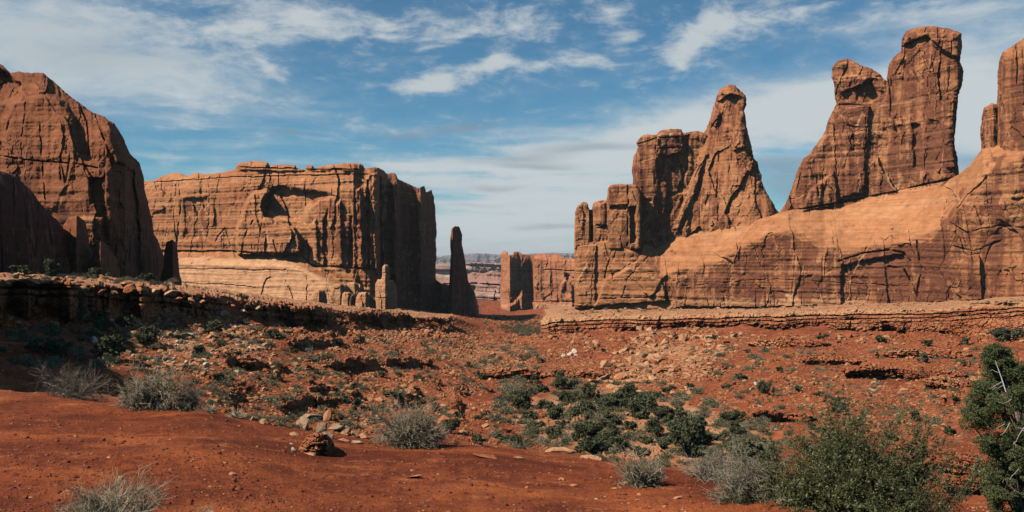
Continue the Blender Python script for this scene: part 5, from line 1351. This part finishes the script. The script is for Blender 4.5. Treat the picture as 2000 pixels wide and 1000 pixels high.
def build_near_plants():
    def at(o, px, py, dz=0.0, rz=0.0):
        loc, _ = hit(px, py)
        o.location = (loc.x, loc.y, loc.z + dz); o.rotation_euler = (0, 0, rz)
        return loc
    def size(px, py, w, h):
        loc, _ = hit(px, py)
        return w * loc.y / F, h * loc.y / F
    def brush(px, py, w, h, label, seed, n0=46, m1=7, m2=5, rad=.0045, leaf=0, ls=.010, mt=M_TWIG, ml=M_SLEAF, **k):
        W, H = size(px, py, w, h)
        s = W / .95
        o = make_brush(seed, W, H, n0, m1, m2, 0, rad, leaf, ls, mt, ml, **k)
        at(o, px, py); tag(o, label, 'shrub', 'shrubs along the near mound')
        return o, W, H
    a, W, H = brush(150, 778, 140, 74, 'bleached leafless shrub with a white twisted stem at the left lip of the mound', 401, 42, 8, 5, .0045, leaf=1500, ls=.011, mt=M_TWIG, ml=M_SAGED, wig=.30)
    r = np.random.RandomState(9)
    L = np.array([[(-.36 * W, -.10, .01), (-.26 * W, -.12, .07), (-.16 * W, -.12, .10), (-.08 * W, -.08, .19), (0.0, -.02, .22), (.03 * W, 0, .02)],
                  [(-.30 * W, -.12, .05), (-.26 * W, -.12, .13), (-.20 * W, -.10, .20), (-.16 * W, -.1, .22), (-.1 * W, -.1, .30), (-.05 * W, -.05, .36)],
                  [(-.08 * W, -.08, .18), (-.16 * W, -.10, .26), (-.22 * W, -.1, .33), (-.3 * W, -.1, .36), (-.36 * W, -.1, .42), (-.42 * W, -.1, .44)]])
    L[..., 1] -= .10
    v, q = tubes(L, np.array([.026, .020, .016]), np.array([.022, .008, .005]), 6)
    link('dead_stem', mk_mesh('dead_stem', v, [q], True), M_DEAD, a)
    brush(285, 796, 150, 62, 'wide grey twiggy shrub, second from the left along the mound lip', 402, 64, 9, 5, .0052, leaf=2000, ls=.009, mt=M_TWIGT, low=.08, wig=.30, spread=.6)
    brush(368, 800, 66, 46, 'small grey green shrub touching the right side of the wide grey shrub', 403, 40, 7, 5, .004, leaf=2600, ls=.011, low=.1)
    brush(800, 872, 150, 76, 'dome shaped straw grey shrub at the middle of the mound lip', 404, 74, 10, 6, .0044, leaf=1800, ls=.008, mt=M_TWIGT, low=.08, wig=.24, spread=.6)
    brush(1254, 950, 84, 80, 'loose green grey twig shrub with long pale twigs on the right part of the mound', 405, 40, 9, 6, .0034, leaf=4200, ls=.0075, mt=M_TWIGT, ml=M_SAGED, low=.12)
    brush(1468, 975, 130, 98, 'dark grey shrub with a black foot at the right end of the mound', 406, 70, 9, 6, .0026, leaf=15000, ls=.0085, mt=M_TWIG, ml=M_SAGED, low=.05)
    brush(1395, 935, 110, 52, 'silver grey low shrub left of the dark grey shrub', 407, 90, 8, 4, .003, leaf=4000, ls=.0085, mt=M_TWIG, ml=M_SLEAF, low=.05)
    brush(196, 1034, 200, 86, 'grey green twig shrub cut off by the bottom left edge', 408, 46, 10, 6, .0024, leaf=7000, ls=.0048, mt=M_TWIGT, ml=M_SLEAF, low=.08)
    brush(398, 1010, 44, 34, 'few bare twigs at the bottom edge left of the middle', 409, 10, 4, 3, .0015, mt=M_TWIGT)
    # yuccas: stiff blades from one foot
    for (px, py, w, lab, sd) in [(412, 806, 36, 'small spiky yucca at the mound lip right of the shrubs', 1), (462, 816, 42, 'larger yucca with straw coloured blades before the dark hollow', 2), (1528, 985, 26, 'dry straw grass tuft left of the leafy bush', 3)]:
        r = np.random.RandomState(500 + sd); W, H = size(px, py, w, w * .8); n = 70
        th = r.uniform(0, 6.28, n); el = r.uniform(.15, 1.45, n)
        d = np.stack([np.cos(th) * np.cos(el), np.sin(th) * np.cos(el), np.sin(el)], 1)
        L = bend(r, np.zeros((n, 3)), d, r.uniform(.35, .62, n) * W, 4, .04, -.03)
        v, q = tubes(L, .0055, .0012)
        o = link('yucca' if sd < 3 else 'grass_tuft', mk_mesh('blades', v, [q], True), M_STRAW)
        at(o, px, py); tag(o, lab, 'yucca' if sd < 3 else 'grass')
    # dead forked stick
    L = bend(np.random.RandomState(3), np.zeros((4, 3)), np.array([[-.3, 0, .9], [.4, -.2, .5], [-.7, 0, .3], [.1, -.2, 1.0]]), np.array([.12, .10, .08, .14]), 5, .35)
    v, q = tubes(L, .007, .003, 5)
    o = link('dead_stick', mk_mesh('dead_stick', v, [q], True), M_DEAD); at(o, 1455, 975); tag(o, 'bleached forked dead stick under the dark grey shrub', 'stick')

    # the big leafy bush at the right
    r = np.random.RandomState(77)
    Yb = 7.4; zb = -(1030 - 500) / F * Yb - .02
    W = 345 / F * Yb; H = (1030 - 812) / F * Yb
    bush = empty('leafy_bush', ((1672 - 1000) / F * Yb, Yb, zb))
    tag(bush, 'big olive green leafy bush with tan upright stems in the lower right', 'bush')
    n0 = 120
    th = r.uniform(0, 6.28, n0); el = np.arccos(r.uniform(.18, 1, n0))
    d = np.stack([np.sin(el) * np.cos(th), np.sin(el) * np.sin(th), np.cos(el)], 1)
    reach = 1 / np.sqrt((np.sin(el) / (W * .53)) ** 2 + (np.cos(el) / (H * 1.04)) ** 2) * r.uniform(.62, 1.03, n0)
    L1 = bend(r, r.normal(size=(n0, 3)) * np.array([.12, .08, 0]), d, reach, 7, .12, .04)
    s2, d2, l2 = children(r, L1, 9, .42, (.22, .42)); L2 = bend(r, s2, d2, l2, 5, .14, .10)
    s3, d3, l3 = children(r, L2, 4, .5, (.4, .7)); L3 = bend(r, s3, d3, l3, 3, .14, .06)
    v, q = join_parts([tubes(L1, .007, .0022), tubes(L2, .0022, .0012), tubes(L3, .0012, .0007)])
    link('stems', mk_mesh('stems', v, [np.concatenate(q)], True), M_STEM, bush)
    n = 105000
    p2 = np.concatenate([L3.reshape(-1, 3), L3.reshape(-1, 3), L2.reshape(-1, 3)])
    dens = fbm(p2[:, 0] * 5, p2[:, 1] * 5, p2[:, 2] * 5 + 3, 2)
    p2 = p2[dens > r.uniform(-.5, .0, len(p2))]
    p = p2[r.randint(len(p2), size=n)] + r.normal(size=(n, 3)) * .012
    V, q = leafquads(r, p, np.full(n, .0095) * (1 + .7 * r.rand(n) ** 3), .45)
    link('leaves', mk_mesh('leaves', V, [q], True), M_LEAF, bush)
    # bare twigs low on its right side
    L = bend(r, np.array([[.30 * W, 0, .03]] * 9), np.array([[1, 0, .6]] * 9) + r.normal(size=(9, 3)) * .3, r.uniform(.3, .55, 9), 6, .16, .04)
    s2, d2, l2 = children(r, L, 5, .4, (.3, .6)); L2 = bend(r, s2, d2, l2, 4, .2)
    v, q = join_parts([tubes(L, .005, .002), tubes(L2, .002, .001)])
    link('bare_twigs', mk_mesh('bare_twigs', v, [np.concatenate(q)], True), M_TWIG, bush)

    # the near juniper at the right edge
    Yt = 15.0
    foot = drop((2010 - 1000) / F * Yt, Yt)
    zf = foot.z if foot else -5.6
    tree = empty('juniper_tree', ((2010 - 1000) / F * Yt, Yt, zf))
    tag(tree, 'tall near juniper with bleached dead twigs at the right edge of the picture', 'tree')
    r = np.random.RandomState(78)
    def loc3(px, py, dy=0.0):
        Y = Yt + dy
        return np.array([(px - 1000) / F * Y - tree.location[0], dy, (500 - py) / F * Y - zf])
    clumps = []; cr = []
    # outline of the crown: row -> left and right limit
    LE = [(672, 1935), (700, 1920), (730, 1925), (760, 1898), (790, 1885), (820, 1876), (850, 1885), (872, 1908), (890, 1925), (920, 1922), (960, 1920), (1000, 1928), (1060, 1950)]
    RE = [(672, 1958), (700, 1982), (730, 2010), (780, 2060), (850, 2120), (950, 2150), (1060, 2140)]
    while len(clumps) < 520:
        py = r.uniform(676, 1060)
        lo = np.interp(py, [a_ for a_, _ in LE], [b_ for _, b_ in LE]); hi = np.interp(py, [a_ for a_, _ in RE], [b_ for _, b_ in RE])
        px = lo + 10 + (hi - lo - 16) * r.rand() ** 1.25
        half = (hi - lo) * .5 / F * Yt
        u = (px - (lo + hi) / 2) / ((hi - lo) / 2)
        dy = r.uniform(-1, 1) * half * math.sqrt(max(0, 1 - u * u)) * .9
        if perlin(np.array([px / 26.]), np.array([py / 22.]), np.array([dy * 1.5 + .4]))[0] > .16: continue
        clumps.append(loc3(px, py, dy)); cr.append(r.uniform(.05, .17))
    for k_ in range(34):
        clumps.append(loc3(1946 + r.normal() * 11, r.uniform(680, 730), r.normal() * .10)); cr.append(r.uniform(.06, .12))
    clumps = np.array(clumps); cr = np.array(cr)
    n = 230000
    p = crown_points(r, n, clumps, cr)
    p += .10 * np.stack([fbm(p[:, 0] * 3, p[:, 1] * 3, p[:, 2] * 3 + k, 2) for k in (0, 9, 18)], 1)
    V, q = leafquads(r, p, np.full(n, .017), .42)
    link('crown', mk_mesh('crown', V, [q], True), M_JUN2, tree)
    T = np.array([[(0, 0, -.1), (.02, 0, .5), (-.05, 0, 1.1), (.0, 0, 1.8), (-.12, 0, 2.5), tuple(loc3(1952, 700))]])
    tg = clumps[r.randint(len(clumps), size=40)]
    t = np.linspace(0, 1, 6)[None, :, None]
    st = np.stack([np.zeros(40), np.zeros(40), tg[:, 2] * r.uniform(.3, .8, 40)], 1)
    Lb = st[:, None] * (1 - t) + tg[:, None] * t + r.normal(size=(40, 6, 3)) * .04 * np.sin(t * math.pi)
    v, q = join_parts([tubes(T, .16, .02, 8), tubes(Lb, .035, .008, 5)])
    link('trunk', mk_mesh('trunk', v, [np.concatenate(q)], True), M_BARK, tree)
    # dead snag branches showing on the outside
    dl = [[(1965, 766), (1956, 738), (1948, 716), (1944, 704)], [(1958, 745), (1946, 752), (1938, 757), (1932, 760)], [(1960, 752), (1950, 758), (1944, 757), (1938, 762)], [(1952, 728), (1944, 726), (1938, 722), (1934, 724)],
          [(2000, 835), (1990, 850), (1985, 862), (1978, 868)], [(2000, 842), (1994, 836), (1988, 835), (1984, 834)], [(1972, 826), (1966, 838), (1960, 846), (1954, 850)], [(1962, 828), (1956, 832), (1950, 834), (1946, 838)],
          [(1880, 842), (1884, 848), (1888, 852), (1892, 858)], [(1973, 912), (1966, 926), (1962, 935), (1958, 942)], [(1972, 948), (1982, 958), (1992, 964), (2000, 966)], [(1956, 952), (1966, 960), (1976, 966), (1990, 970)], [(1975, 780), (1968, 785), (1960, 788), (1952, 786)], [(1990, 915), (1982, 925), (1976, 930), (1972, 938)]]
    LL = np.array([[loc3(x, y, -1.15 + .05 * j) for x, y in ln] for j, ln in enumerate(dl)])
    LL = np.array([[loc3(x, y, -(.35 + .9 * min(1, (y - 690) / 150))) for x, y in ln] for ln in dl])
    rr0 = np.full(len(dl), .006); rr0[0] = .010
    for j in range(len(LL)):
        v, q = tubes(LL[j:j + 1], rr0[j:j + 1], .003, 5)
        link('dead_branch', mk_mesh('dead_branch', v, [q], True), M_DEAD, tree)


build_near_plants()


# ------------------------------------------------------------------ thin desert haze over the whole scene
def build_haze():
    me = bpy.data.meshes.new('haze')
    x, y0, y1, z0, z1 = 21000, -21000, 21000, -52, 125
    me.from_pydata([(-x, y0, z0), (x, y0, z0), (x, y1, z0), (-x, y1, z0), (-x, y0, z1), (x, y0, z1), (x, y1, z1), (-x, y1, z1)], [],
                   [(3, 2, 1, 0), (4, 5, 6, 7), (0, 1, 5, 4), (1, 2, 6, 5), (2, 3, 7, 6), (3, 0, 4, 7)])
    m = bpy.data.materials.new('haze_air'); m.use_nodes = True; nt = m.node_tree; nt.nodes.clear()
    v = NT(nt, 'ShaderNodeVolumePrincipled', {'Color': (.80, .84, .90, 1), 'Density': .00006, 'Anisotropy': 0.0})
    out = NT(nt, 'ShaderNodeOutputMaterial'); nt.links.new(v.outputs[0], out.inputs['Volume'])
    tag(link('haze', me, m), kind='stuff')


build_haze()
